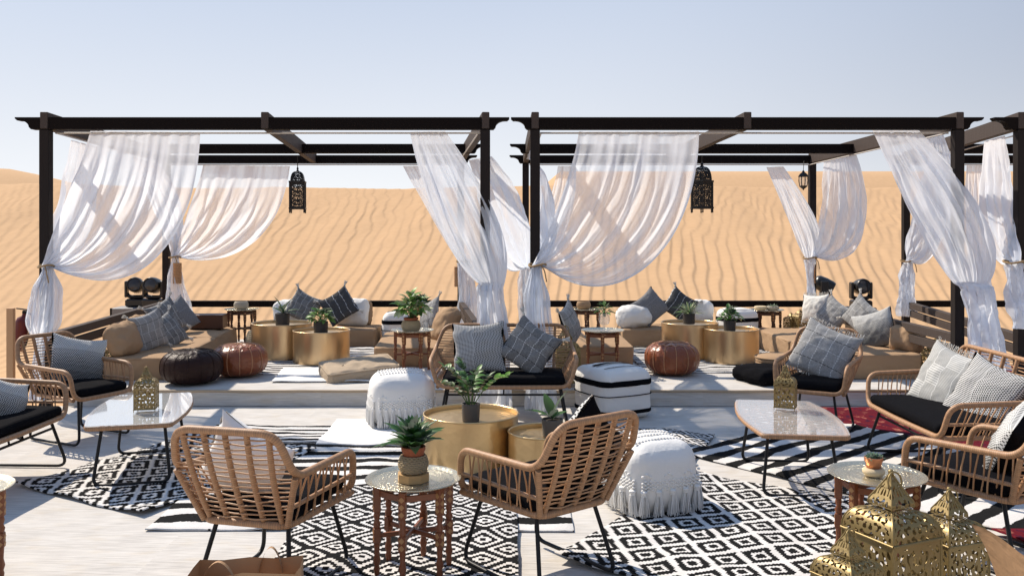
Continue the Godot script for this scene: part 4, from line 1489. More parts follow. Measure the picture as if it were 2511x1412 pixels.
func pillow_shape(w: float, h: float, d: float, side: int, sd: float) -> MB:
	var b := MB.new()
	var n := 22
	var p := PackedVector3Array()
	var uv := PackedVector2Array()
	for j in n + 1:
		for i in n + 1:
			var u := lerpf(-1, 1, float(i) / n)
			var v := lerpf(-1, 1, float(j) / n)
			u = sin(u * PI / 2) * 0.5 + u * 0.5
			v = sin(v * PI / 2) * 0.5 + v * 0.5
			var x := u * w / 2 * (1.0 - 0.06 * (1 - v * v) * absf(u))
			var y := v * h / 2 * (1.0 - 0.06 * (1 - u * u) * absf(v))
			var z := d / 2 * pow(maxf((1 - u * u) * (1 - v * v), 0.0), 0.42)
			z += d * 0.10 * noise.get_noise_3d(u * 1.6 + sd, v * 1.6, sd) * (1 - u * u) * (1 - v * v)
			z += 0.010 * noise.get_noise_3d(u * 5.0 + sd, v * 5.0, sd * 2) * (1 - pow(u, 4.0)) * (1 - pow(v, 4.0))
			# the weight of the pillow folds its upper edge a little
			x += 0.02 * noise.get_noise_2d(v * 1.2 + sd, 3.0)
			p.append(Vector3(x * side, y - 0.02 * (1 - u * u) * sm(0.2, 1.0, v), z * side))
			uv.append(Vector2(u * 0.5 + 0.5, 0.5 - v * 0.5))
	b.grid(p, n + 1, n + 1, false, uv)
	return b

var pillow_count := 0
func pillow(label: String, at: Vector3, size: float, yaw: float, lean: float, roll: float, front: Material, back: Material, fringe := 0, d := 0.15) -> void:
	pillow_count += 1
	var sd := pillow_count * 2.7
	var t := thing("throw_pillow", label, "pillow", at, 0, "throw pillows")
	t.transform = pose(at, yaw, lean, roll)
	part(t, "pillow_face", pillow_shape(size, size, d, 1, sd), front)
	part(t, "pillow_back", pillow_shape(size, size, d, -1, sd), back)
	if fringe == 1:   # a tassel at every corner
		var m := tassel(0.055, 0.05, 16).done()
		for k in 4:
			var c := Vector3(size / 2 * (1 if k % 2 else -1), size / 2 * (1 if k < 2 else -1), 0)
			part(t, "tassel", m, M.fringe, Transform3D(Basis(Vector3.BACK, [-2.3, 2.3, -0.6, 0.6][k] * (1 if k < 2 else 1)), c))
	elif fringe == 2:   # loose threads along two opposite edges
		var b := MB.new()
		for s in [-1, 1]:
			for k in 46:
				var u := lerpf(-0.97, 0.97, k / 45.0)
				var y: float = s * size / 2 * (1.0 - 0.085 * (1 - u * u))
				var l := rng.randf_range(0.018, 0.034)
				b.tube(PackedVector3Array([Vector3(u * size / 2, y * 0.99 - (0.02 * (1 - u * u) if s > 0 else 0.0), 0), Vector3(u * size / 2 + rng.randf_range(-0.008, 0.008), y + s * l * 0.5, rng.randf_range(-0.006, 0.01)), Vector3(u * size / 2 + rng.randf_range(-0.012, 0.012), y + s * l, rng.randf_range(-0.012, 0.02))]), 0.0022, 4)
		part(t, "fringe", b, M.fringe).set_meta("kind", "stuff")

func cloth(tex: Texture2D) -> StandardMaterial3D:
	var m := matte(mat(1, 1, 1, 0.95), 0.15)
	m.albedo_texture = tex
	m.texture_repeat = false
	return m

func pillows() -> void:
	M.fringe = mat(0.62, 0.60, 0.55, 0.95)
	var f1 := func(a: float, b: float, c: Color, d: Color, k: float) -> Color: return c if a > b else d
	# woven dashes, sparse at one end and dense at the other
	M.dash = cloth(picture(320, 320, func(x, y):
		var row: int = y / 8
		var duty := lerpf(0.36, 0.84, sm(60, 250, y))
		var q := fposmod((x + (row % 2) * 6) / 12.0, 1.0)
		var on: bool = q < duty and (y % 8) > (2 if y < 100 else 0)
		var g := (0.012 if on else 0.58) + rng.randf() * 0.05
		return Color(g, g, g * 0.97)))
	M.dash_wide = cloth(picture(320, 320, func(x, y):
		var col: int = x / 10
		var dens := 0.40 if x < 130 else 0.68
		var q := fposmod((y + (col % 2) * 5) / 10.0, 1.0)
		var on: bool = (q < dens and x % 10 > 2) if x >= 130 else (y % 8 < 3 + (col % 2))
		var g := (0.025 if on else 0.60) + rng.randf() * 0.06
		return Color(g, g, g * 0.98)))
	var plaid := func(base: float, dense: float):
		return cloth(picture(320, 320, func(x, y):
			var g: float = base + 0.12 * noise.get_noise_2d(x * 0.5, y * 0.03) + 0.10 * noise.get_noise_2d(x * 0.03, y * 0.5) + rng.randf() * 0.05
			g += 0.022 * (1 if (int(x / 64) + int(y / 80)) % 2 else -1) * dense
			if (y % 7) < 2:
				g *= 0.72
			if x % 64 < 5 and (y / 5) % 3 != 0:
				g = 0.60
			if y % 80 < 3 and (x / 6) % 4 != 0:
				g = 0.03 if (y / 80) % 2 else 0.5
			g = clampf(g, 0.02, 0.8)
			return Color(g, g * 1.0, g * 0.99)))
	M.plaid = plaid.call(0.19, 1.0)
	M.plaid_light = plaid.call(0.30, 0.8)
	M.charcoal = cloth(picture(256, 256, func(x, y):
		var g: float = 0.06 + 0.04 * noise.get_noise_2d(x * 0.5, y * 0.05) + rng.randf() * 0.03
		if (x % 62) < 5 and (y / 7) % 5 != 0:
			g = 0.5
		return Color(g, g * 1.02, g * 1.06)))
	M.ribs = cloth(picture(256, 320, func(x, y):
		var on: bool = (y % 9) < (5 if y > 130 else 3)
		var g := (0.05 if on else 0.34) + rng.randf() * 0.06
		if y < 130 and (x / 4 + y / 9) % 2:
			g *= 0.55
		return Color(g, g, g * 1.03)))
	M.ticking = cloth(picture(320, 320, func(x, y):
		var block: int = (int(x / 80) + int(y / 107)) % 3
		var on: bool = (y % 6 < 2) if block == 0 else ((x % 5 < 2) if block == 1 else (y % 12 < 2))
		var g := (0.10 if on else 0.52) + rng.randf() * 0.07
		if x % 80 < 4:
			g = 0.62
		return Color(g, g, g * 0.96)))
	M.cream_rib = cloth(picture(256, 256, func(x, y):
		var g: float = 0.66 + 0.1 * sin(x * 0.5) + rng.randf() * 0.05
		return Color(g, g * 0.98, g * 0.92)))
	var bf: Material = M.black_fabric
	pillow("black and white woven pillow in the left armchair", Vector3(-3.582, 0.588, -7.160), 0.44, 50, 22, -14, M.dash, bf)
	pillow("dark woven pillow on the loveseat cut off by the left edge", Vector3(-3.400, 0.505, -5.750), 0.40, 70, 20, -24, M.dash, bf)
	pillow("white tasselled pillow in the left chair seen from behind", Vector3(-1.225, 0.595, -4.000), 0.38, 168, 16, 30, M.white, M.white, 0, 0.16)
	pillow("black pillow with a dotted white edge in the right chair seen from behind", Vector3(0.342, 0.580, -4.180), 0.46, -142, 18, 40, M.dash, bf, 0, 0.17)
	pillow("black and white dashed pillow on the left of the middle loveseat", Vector3(-0.289, 0.649, -7.560), 0.45, -4, 16, 4, M.dash_wide, bf)
	pillow("grey plaid pillow on the right of the middle loveseat, standing on its corner", Vector3(0.154, 0.661, -7.520), 0.42, -6, 18, -33, M.plaid, M.plaid, 1)
	pillow("grey plaid pillow in the right armchair", Vector3(2.620, 0.652, -7.280), 0.47, -28, 24, -22, M.plaid_light, M.plaid, 2)
	pillow("striped patchwork pillow on the right loveseat, left of the dashed one", Vector3(3.094, 0.605, -6.180), 0.47, -66, 24, -14, M.ticking, M.ticking, 2)
	pillow("white pillow with black dashes on the right loveseat", Vector3(3.160, 0.570, -5.780), 0.47, -64, 26, -16, M.dash_wide, bf)
	pillow("woven black and white pillow in the lower right armchair", Vector3(2.537, 0.581, -4.420), 0.44, -128, 24, -20, M.dash, bf)
	pillow("slim grey pillow with a white hem, nearest of the left daybed", Vector3(-3.922, 0.588, -9.350), 0.42, 62, 8, 12, M.plaid_light, M.plaid_light, 1, 0.13)
	pillow("grey lined pillow leaning second from the front on the left daybed", Vector3(-3.879, 0.542, -9.750), 0.40, 58, 26, 22, M.plaid, M.plaid, 1, 0.13)
	pillow("grey tasselled pillow third from the front on the left daybed", Vector3(-4.158, 0.634, -10.400), 0.42, 56, 22, 20, M.plaid, M.plaid, 1, 0.13)
	pillow("finely striped pillow rearmost on the left daybed", Vector3(-4.194, 0.596, -10.900), 0.44, 52, 24, 26, M.ribs, M.ribs, 0, 0.14)
	pillow("grey striped pillow standing on its corner at the left back daybed", Vector3(-2.785, 0.657, -11.620), 0.40, 10, 18, -28, M.plaid, M.plaid, 1)
	pillow("charcoal pillow with pale lines at the left back daybed", Vector3(-2.309, 0.673, -11.560), 0.42, -4, 18, 34, M.charcoal, M.charcoal, 1)
	pillow("pale patterned pillow beside the bushy plant in the woven pot", Vector3(-1.013, 0.645, -10.600), 0.40, -60, 18, 20, M.plaid_light, M.plaid_light, 1, 0.13)
	pillow("tall black backed pillow behind the right end of the middle loveseat", Vector3(0.642, 0.649, -9.600), 0.44, 68, 16, 16, M.plaid_light, bf, 1, 0.14)
	pillow("finely ribbed pillow standing on its corner at the right back daybed", Vector3(1.843, 0.659, -11.600), 0.40, 6, 18, 38, M.ribs, M.ribs)
	pillow("charcoal pillow with pale lines at the right back daybed", Vector3(2.258, 0.676, -11.660), 0.38, 4, 16, -36, M.charcoal, M.charcoal, 1)
	pillow("cream ribbed pillow at the far end of the right daybed", Vector3(3.915, 0.682, -11.200), 0.36, -50, 14, 4, M.cream_rib, M.cream_rib, 2, 0.13)
	pillow("pale grey plaid pillow second from the far end of the right daybed", Vector3(3.961, 0.645, -10.700), 0.38, -48, 20, -30, M.plaid_light, M.plaid_light, 1, 0.13)
	pillow("pale grey pillow standing on its corner against the right railing", Vector3(4.102, 0.683, -10.200), 0.38, -56, 16, -34, M.plaid_light, M.plaid_light, 1, 0.13)
	pillow("white and black dashed pillow with a black hem on the right daybed", Vector3(3.972, 0.588, -9.500), 0.44, -44, 20, 20, M.dash, bf)
	# cushions lying on the platform
	var t := thing("floor_cushion", "large tan tufted floor cushion lying on the platform edge", "cushion", Vector3(-1.58, 0.17, -8.98), 24)
	var b := MB.new()
	b.soft(Vector3(0.74, 0.14, 0.52), 0.05, Vector3(0.015, 0.03, 0.015), Vector3(0, 0.065, 0), 14, noise, 0.018, Vector3(3, 3, 3))
	for k in b.v.size():
		var q := b.v[k]
		for tx in [-0.17, 0.17]:
			var dd := Vector2(q.x - tx, q.z).length()
			if q.y > 0.06:
				b.v[k].y -= 0.03 * exp(-dd * dd / 0.006)
	part(t, "cover", b, M.canvas_light)
	for y in [0.012, 0.122]:
		var q := MB.new()
		q.tube(fillet([Vector3(0.365, y, 0.255), Vector3(-0.365, y, 0.255), Vector3(-0.365, y, -0.255), Vector3(0.365, y, -0.255)], 0.05, 5, true), 0.009, 6, true)
		part(t, "piping", q, M.canvas_light)
	for tx in [-0.17, 0.17]:
		var q := MB.new()
		q.lathe([Vector2(0.014, 0), Vector2(0.012, 0.005), Vector2(0.001, 0.008)], 10, Vector3(tx, 0.133, 0))
		part(t, "tuft_button", q, M.canvas_light)
	t.rotation_degrees = Vector3(7, 24, 4)
	var bc := MB.new()
	bc.soft(Vector3(0.5, 0.14, 0.5), 0.06, Vector3(0.02, 0.03, 0.02), Vector3(0, 0.07, 0), 9, noise, 0.02, Vector3(9, 3, 1))
	var bt := thing("floor_cushion", "slumped black floor cushion left of the right rattan armchair", "cushion", Vector3(2.56, 0.158, -8.72), 22)
	part(bt, "cover", bc, bf)
	var rt := thing("floor_cushion", "round tan canvas cushion lying on the black floor cushion", "cushion", Vector3(2.75, 0.29, -8.95), 0)
	var rc := MB.new()
	rc.lathe([Vector2(0.001, 0), Vector2(0.2, 0), Vector2(0.235, 0.03), Vector2(0.235, 0.07), Vector2(0.2, 0.1), Vector2(0.1, 0.115), Vector2(0.001, 0.105)], 32)
	part(rt, "cover", rc, M.canvas)
	for y in [0.025, 0.078]:
		var ring := []
		for k in 28:
			ring.append(Vector3(cos(TAU * k / 28) * 0.235, y, sin(TAU * k / 28) * 0.235))
		var q := MB.new()
		q.tube(PackedVector3Array(ring), 0.008, 6, true)
		part(rt, "piping", q, M.canvas)

# ---------------------------------------------------------------- plants

func leaf_shape(l: float, w: float, bend: float, fold: float, tip: float) -> ArrayMesh:
	var b := MB.new()
	var p := PackedVector3Array()
	for j in 8:
		var s := j / 7.0
		var ww := w / 2 * pow(sin(PI * pow(s, tip)), 0.8) * (0.98 if j < 7 else 0.0) + 0.0006
		for i in 5:
			var u := (i - 2) / 2.0
			var a := bend * s
			var y := l * (sin(a) / maxf(bend, 0.01)) if absf(bend) > 0.01 else l * s
			var z := l * (1 - cos(a)) / maxf(bend, 0.01)
			p.append(Vector3(u * ww, y, z - fold * absf(u) * ww))
	b.grid(p, 5, 8)
	return b.done()

func leaf(t: Node3D, m: ArrayMesh, mt: Material, at: Vector3, around: float, out: float, size: float, roll := 0.0) -> void:
	# a leaf grows along its own y; out = 0 stands upright, 90 lies flat
	var bs := Basis(Vector3.UP, around) * Basis(Vector3.RIGHT, deg_to_rad(out)) * Basis(Vector3.UP, roll)
	part(t, "leaf", m, mt, Transform3D(bs.scaled_local(Vector3(size, size, size)), at))

func pot(t: Node3D, r: float, h: float, m: Material, taper := 0.85) -> void:
	var b := MB.new()
	b.lathe([Vector2(0.001, 0), Vector2(r * taper - 0.004, 0), Vector2(r * taper, 0.004), Vector2(lerpf(r * taper, r, 0.5), h * 0.5), Vector2(r, h - 0.003), Vector2(r - 0.002, h), Vector2(r - 0.006, h), Vector2(r - 0.008, h - 0.004), Vector2(r - 0.009, h - 0.025)], 30)
	part(t, "pot", b, m)
	var s := MB.new()
	var p := PackedVector3Array()
	for j in 4:
		for k in 17:
			var a := TAU * k / 16
			var q := (r - 0.008) * (1 - j / 3.0) + 0.0005
			p.append(Vector3(q * cos(a), h - 0.018 + 0.008 * noise.get_noise_2d(cos(a) * q * 60, sin(a) * q * 60) + 0.004 * j, -q * sin(a)))
	s.grid(p, 17, 4, true)
	part(t, "soil", s, M.soil)

func bush(t: Node3D, base: float, r: float, h: float, n: int, mats: Array, l: float, w: float) -> void:
	var shapes := [leaf_shape(l, w, 0.7, 0.3, 0.75), leaf_shape(l * 0.85, w * 0.95, 1.1, 0.2, 0.7), leaf_shape(l * 1.1, w, 0.4, 0.35, 0.8)]
	var stems := MB.new()
	for k in n:
		var a := TAU * fmod(k * 0.618, 1.0)
		var f := (k + 0.5) / n
		var e := pow(f, 0.6)
		var tip := Vector3(cos(a) * r * e * rng.randf_range(0.5, 1.0), base + h * (1.0 - 0.75 * e * e) * rng.randf_range(0.55, 1.0), sin(a) * r * e * rng.randf_range(0.5, 1.0))
		if k % 2 == 0:
			stems.tube(curve([Vector3(tip.x * 0.15, base - 0.02, tip.z * 0.15), Vector3(tip.x * 0.4, lerpf(base, tip.y, 0.6), tip.z * 0.4), tip], 3), 0.002, 4)
		leaf(t, shapes[k % 3], mats[(k * 7) % mats.size()], tip, PI / 2 - a + rng.randf_range(-0.6, 0.6), lerpf(25, 95, e) + rng.randf_range(-20, 20), rng.randf_range(0.75, 1.15), rng.randf_range(-0.5, 0.5))
	part(t, "stems", stems, M.stem)

func rosette(t: Node3D, base: float, n: int, mats: Array, l: float, w: float, bend: float, out0: float, out1: float, spread: float, rise: float) -> void:
	var shapes := [leaf_shape(l, w, bend, 0.35, 0.72), leaf_shape(l * 0.9, w * 1.05, bend * 1.3, 0.3, 0.72), leaf_shape(l * 0.8, w * 0.9, bend * 0.6, 0.4, 0.72)]
	for k in n:
		var f := (k + 0.5) / n
		var a := k * 2.39996 + rng.randf_range(-0.2, 0.2)
		var at := Vector3(sin(a) * spread * f, base + rise * (1 - f), cos(a) * spread * f)
		leaf(t, shapes[k % 3], mats[(k * 5) % mats.size()], at, a, lerpf(out0, out1, f) + rng.randf_range(-8, 8), lerpf(0.62, 1.0, sqrt(f)) * rng.randf_range(0.88, 1.1), rng.randf_range(-0.3, 0.3))

func plants() -> void:
	# arching stems with paired leaflets, on the large middle drum
	var t := thing("potted_plant", "arching plant with paired glossy leaflets on the large gold drum", "plant", Vector3(-0.285, 0.347, -6.0))
	t.scale = Vector3(0.92, 0.92, 0.92)
	pot(t, 0.07, 0.135, M.pot_grey, 0.92)
	var lf := [leaf_shape(0.085, 0.042, 0.5, 0.2, 0.8), leaf_shape(0.078, 0.04, 0.8, 0.2, 0.75)]
	for q in [[-100.0, 0.2, 0.30, 8], [-60.0, 0.08, 0.33, 9], [78.0, 0.27, 0.24, 9], [20.0, 0.12, 0.24, 7], [-140.0, 0.13, 0.2, 7], [150.0, 0.1, 0.24, 8], [-20.0, 0.1, 0.18, 6], [110.0, 0.14, 0.2, 6], [-85.0, 0.2, 0.18, 6]]:
		var a := deg_to_rad(q[0])
		var dir := Vector3(sin(a), 0, cos(a))
		var pts := curve([Vector3(0, 0.11, 0) + dir * 0.015, dir * q[1] * 0.35 + Vector3(0, 0.11 + q[2] * 0.5, 0), dir * q[1] * 0.7 + Vector3(0, 0.11 + q[2] * 0.86, 0), dir * q[1] + Vector3(0, 0.11 + q[2] * (0.96 if q[1] > 0.15 else 1.05), 0)], 5)
		var sb := MB.new()
		sb.tube(pts, 0.0045, 5, false, 0.002)
		part(t, "stem", sb, M.stem)
		var m: Material = M.leaf_bright if q[0] == 78.0 else (M.leaf_mid if q[0] in [-100.0, 20.0, 150.0] else M.leaf_dark)
		for k in int(q[3]):
			var f := lerpf(0.35, 1.0, float(k) / (int(q[3]) - 1))
			var at := pts[int(f * (pts.size() - 1))]
			for s in [-1, 1]:
				leaf(t, lf[k % 2], m, at, a + s * 1.2, 58 + rng.randf_range(-12, 12), rng.randf_range(0.8, 1.1) * (1.0 if f < 0.9 else 0.8), s * 0.3)
		leaf(t, lf[0], m, pts[-1], a, 40, 0.9)
	# broad dark rosette on the near tray table
	var wb := MB.new()
	wb.prism(octagon(0.078), 0, 0.038, Transform3D(Basis(Vector3(1, 0, 0), Vector3(0, 0, -1), Vector3(0, 1, 0)), Vector3.ZERO))
	solo("wooden_block", wb, M.pale_wood, "eight sided wooden block under the woven pot on the near tray table", "wooden block", Vector3(-0.474, 0.4605, -4.17), 12)
	t = thing("potted_plant", "dark green rosette plant in a woven pot on the near tray table", "plant", Vector3(-0.474, 0.5, -4.17))
	woven(t, 0.068, 0.085)
	pot2(t, 0.056, 0.05, 0.075, M.terracotta)
	rosette(t, 0.115, 58, [M.leaf_dark, M.leaf_mid, M.leaf_dark], 0.175, 0.058, 0.7, 4, 62, 0.02, 0.05)
	# paddle leaved plant on the smaller near drum
	t = thing("potted_plant", "young paddle leaved plant in a dark pot on the smaller gold drum", "plant", Vector3(0.27, 0.287, -5.8))
	pot(t, 0.072, 0.12, M.pot_grey, 0.9)
	paddles(t, 0.10, [[200.0, 30.0, 0.21], [75.0, 14.0, 0.24], [-40.0, 55.0, 0.15], [-95.0, 58.0, 0.2], [130.0, 62.0, 0.15], [10.0, 40.0, 0.16]])
	t = thing("potted_plant", "paddle leaved plant in a black pot on the taller left drum", "plant", Vector3(-2.725, 0.552, -10.300))
	pot(t, 0.085, 0.14, M.pot, 0.95)
	paddles(t, 0.12, [[-60.0, 12.0, 0.24], [80.0, 22.0, 0.24], [110.0, 65.0, 0.22], [-100.0, 50.0, 0.18], [60.0, 75.0, 0.24], [0.0, 40.0, 0.18], [180.0, 40.0, 0.18]])
	t = thing("potted_plant", "bushy bright green plant in a black pot on the nearer left drum", "plant", Vector3(-2.187, 0.500, -9.920))
	pot(t, 0.083, 0.135, M.pot, 0.95)
	bush(t, 0.12, 0.13, 0.15, 70, [M.leaf_mid, M.leaf_bright, M.leaf_mid], 0.085, 0.05)
	t = thing("potted_plant", "variegated spider plant in a black pot on the taller right drum", "plant", Vector3(2.101, 0.567, -10.300))
	pot(t, 0.072, 0.125, M.pot, 0.95)
	rosette(t, 0.11, 54, [M.leaf_grey, M.leaf_cream, M.leaf_mid], 0.25, 0.017, 1.0, 4, 66, 0.02, 0.02)
	t = thing("potted_plant", "bushy green plant in a black pot on the nearer right drum", "plant", Vector3(2.489, 0.528, -9.920))
	pot(t, 0.07, 0.12, M.pot, 0.95)
	bush(t, 0.11, 0.11, 0.14, 64, [M.leaf_dark, M.leaf_mid, M.leaf_mid], 0.085, 0.046)
	t = thing("potted_plant", "lush light green plant on the tray table left of the middle loveseat", "plant", Vector3(-1.08, 0.602, -9.28))
	woven(t, 0.098, 0.11)
	pot2(t, 0.075, 0.09, 0.05, M.terracotta)
	bush(t, 0.14, 0.17, 0.26, 110, [M.leaf_bright, M.leaf_bright, M.leaf_mid, M.leaf_cream], 0.105, 0.068)
	t = thing("potted_plant", "dark spiky plant behind the lush light green one", "plant", Vector3(-1.226, 0.577, -11.900))
	pot(t, 0.09, 0.1, M.terracotta, 0.9)
	rosette(t, 0.09, 40, [M.leaf_dark, M.leaf_dark, M.leaf_mid], 0.17, 0.055, 0.5, 4, 66, 0.02, 0.04)
	var stand := MB.new()
	stand.box(Vector3(0, 0.24, 0), Vector3(0.3, 0.02, 0.3), 0.004)
	for k in 4:
		stand.box(Vector3(0.12 * (1 if k % 2 else -1), 0.12, 0.12 * (1 if k < 2 else -1)), Vector3(0.03, 0.24, 0.03), 0.004)
	t = thing("plant_stand", "dark stool under the spiky plant at the back railing", "stand", Vector3(-1.226, 0.577, -11.900) * Vector3(1, 0, 1) + Vector3(0, 0.15, 0))
	var hs := (Vector3(-1.226, 0.577, -11.900)).y - 0.15
	var top := MB.new()
	top.box(Vector3(0, hs - 0.012, 0), Vector3(0.28, 0.02, 0.28), 0.004)
	part(t, "stand_top", top, M.carved_dark)
	for k in 4:
		var lg := MB.new()
		lg.box(Vector3(0.11 * (1 if k % 2 else -1), hs / 2 - 0.011, 0.11 * (1 if k < 2 else -1)), Vector3(0.03, hs - 0.022, 0.03), 0.004)
		part(t, "leg", lg, M.carved_dark)
	# vase with cut greens
	t = thing("glass_vase", "footed glass vase of cut greens on the tray table right of the middle loveseat", "vase", Vector3(0.985, 0.602, -9.26))
	var vs := MB.new()
	vs.lathe([Vector2(0.001, 0), Vector2(0.045, 0.0), Vector2(0.04, 0.006), Vector2(0.012, 0.02), Vector2(0.012, 0.05), Vector2(0.05, 0.075), Vector2(0.062, 0.12), Vector2(0.055, 0.17), Vector2(0.058, 0.19), Vector2(0.055, 0.19), Vector2(0.052, 0.17), Vector2(0.058, 0.12), Vector2(0.046, 0.08), Vector2(0.001, 0.065)], 28)
	part(t, "vase", vs, M.glass)
	bush(t, 0.17, 0.11, 0.13, 46, [M.leaf_mid, M.leaf_dark, M.leaf_bright], 0.06, 0.02)
	var tb := MB.new()
	tb.lathe([Vector2(0.001, 0), Vector2(0.03, 0), Vector2(0.036, 0.09), Vector2(0.034, 0.09), Vector2(0.028, 0.006), Vector2(0.001, 0.006)], 20)
	solo("drinking_glass", tb, M.glass, "clear drinking glass beside the lush light green plant", "glass", Vector3(-0.92, 0.602, -9.26))
	# succulents on the lower right tray
	t = thing("potted_succulent", "grey green succulent in a copper pot on the lower right tray table", "plant", Vector3(1.78, 0.456, -4.27))
	var ringb := MB.new()
	ringb.lathe([Vector2(0.03, 0.0), Vector2(0.043, 0.002), Vector2(0.053, 0.016), Vector2(0.052, 0.028), Vector2(0.042, 0.038), Vector2(0.03, 0.038)], 28)
	part(t, "woven_ring", ringb, M.basket)
	pot2(t, 0.042, 0.036, 0.055, M.copper)
	for q in [Vector2(0, 0), Vector2(0.024, 0.01), Vector2(-0.022, 0.014), Vector2(0.004, -0.024), Vector2(-0.014, -0.016), Vector2(0.02, -0.016)]:
		var shp := [leaf_shape(0.030, 0.017, 0.7, -0.1, 0.6)]
		for k in 15:
			var f := (k + 0.5) / 15
			var a := k * 2.39996
			leaf(t, shp[0], M.leaf_succ, Vector3(q.x + sin(a) * 0.004, 0.086 + 0.012 * (1 - f) - 18.0 * q.length_squared() * 0.3, q.y + cos(a) * 0.004), a, lerpf(8, 78, f), lerpf(0.55, 1.0, f))

func octagon(r: float) -> PackedVector2Array:
	var p := PackedVector2Array()
	for k in 8:
		p.append(Vector2(cos(TAU * (k + 0.5) / 8), sin(TAU * (k + 0.5) / 8)) * r)
	return p

func woven(t: Node3D, r: float, h: float) -> void:
	for k in 9:
		var y := lerpf(0.008, h - 0.006, k / 8.0)
		var rr := r * (0.78 + 0.22 * sin(PI * clampf(k / 8.0 * 0.8 + 0.12, 0, 1)))
		var ring := []
		for i in 36:
			var a := TAU * i / 36
			ring.append(Vector3(cos(a) * (rr + 0.003 * (1 if (i + k) % 2 else -1)), y, sin(a) * (rr + 0.003 * (1 if (i + k) % 2 else -1))))
		var b := MB.new()
		b.tube(PackedVector3Array(ring), h / 17.0, 5, true)
		part(t, "woven_coil", b, M.basket)

func pot2(t: Node3D, r: float, y: float, h: float, m: Material) -> void:
	var b := MB.new()
	b.lathe([Vector2(0.001, y), Vector2(r * 0.8, y), Vector2(r * 0.96, y + h - 0.02), Vector2(r * 0.96, y + h - 0.02), Vector2(r * 1.04, y + h - 0.018), Vector2(r * 1.06, y + h - 0.003), Vector2(r * 1.03, y + h), Vector2(r * 0.95, y + h), Vector2(r * 0.93, y + h - 0.014), Vector2(0.001, y + h - 0.01)], 28)
	part(t, "pot", b, m)

func paddles(t: Node3D, base: float, list: Array) -> void:
	for q in list:
		var m := leaf_shape(q[2], q[2] * 0.36, 0.55, 0.22, 0.85)
		leaf(t, m, M.leaf_dark if q[1] > 20 else M.leaf_mid, Vector3(0, base + 0.02, 0), deg_to_rad(q[0]), q[1], 1.0)
		var st := MB.new()
		st.tube(PackedVector3Array([Vector3(0, base - 0.02, 0), Vector3(0, base + 0.03, 0)]), 0.004, 5)
		part(t, "stem", st, M.stem)

# ---------------------------------------------------------------- lanterns

# a mirrored lattice of petals, stars and bars: positive where the metal is left
func fret(u: float, v: float, k: float) -> float:
	var x := absf(u - 0.5) * 2 * k
	var y := v * k * 2
	var a := sin(PI * (x * 1.55 + 0.3 * sin(y * 1.7))) * sin(PI * (y * 0.95 + 0.35 * sin(x * 2.1)))
	var b := sin(PI * (x + y) * 0.93 + 0.6) * sin(PI * (x - y) * 0.93)
	var f := 0.13 - a * 0.72 - 0.62 * b * absf(b)
	f += 0.12 * noise.get_noise_2d(x * 2.3, y * 2.3)
	var rim := minf(minf(u, 1 - u), minf(v, 1 - v))
	return maxf(f, (0.045 - rim) * 20)

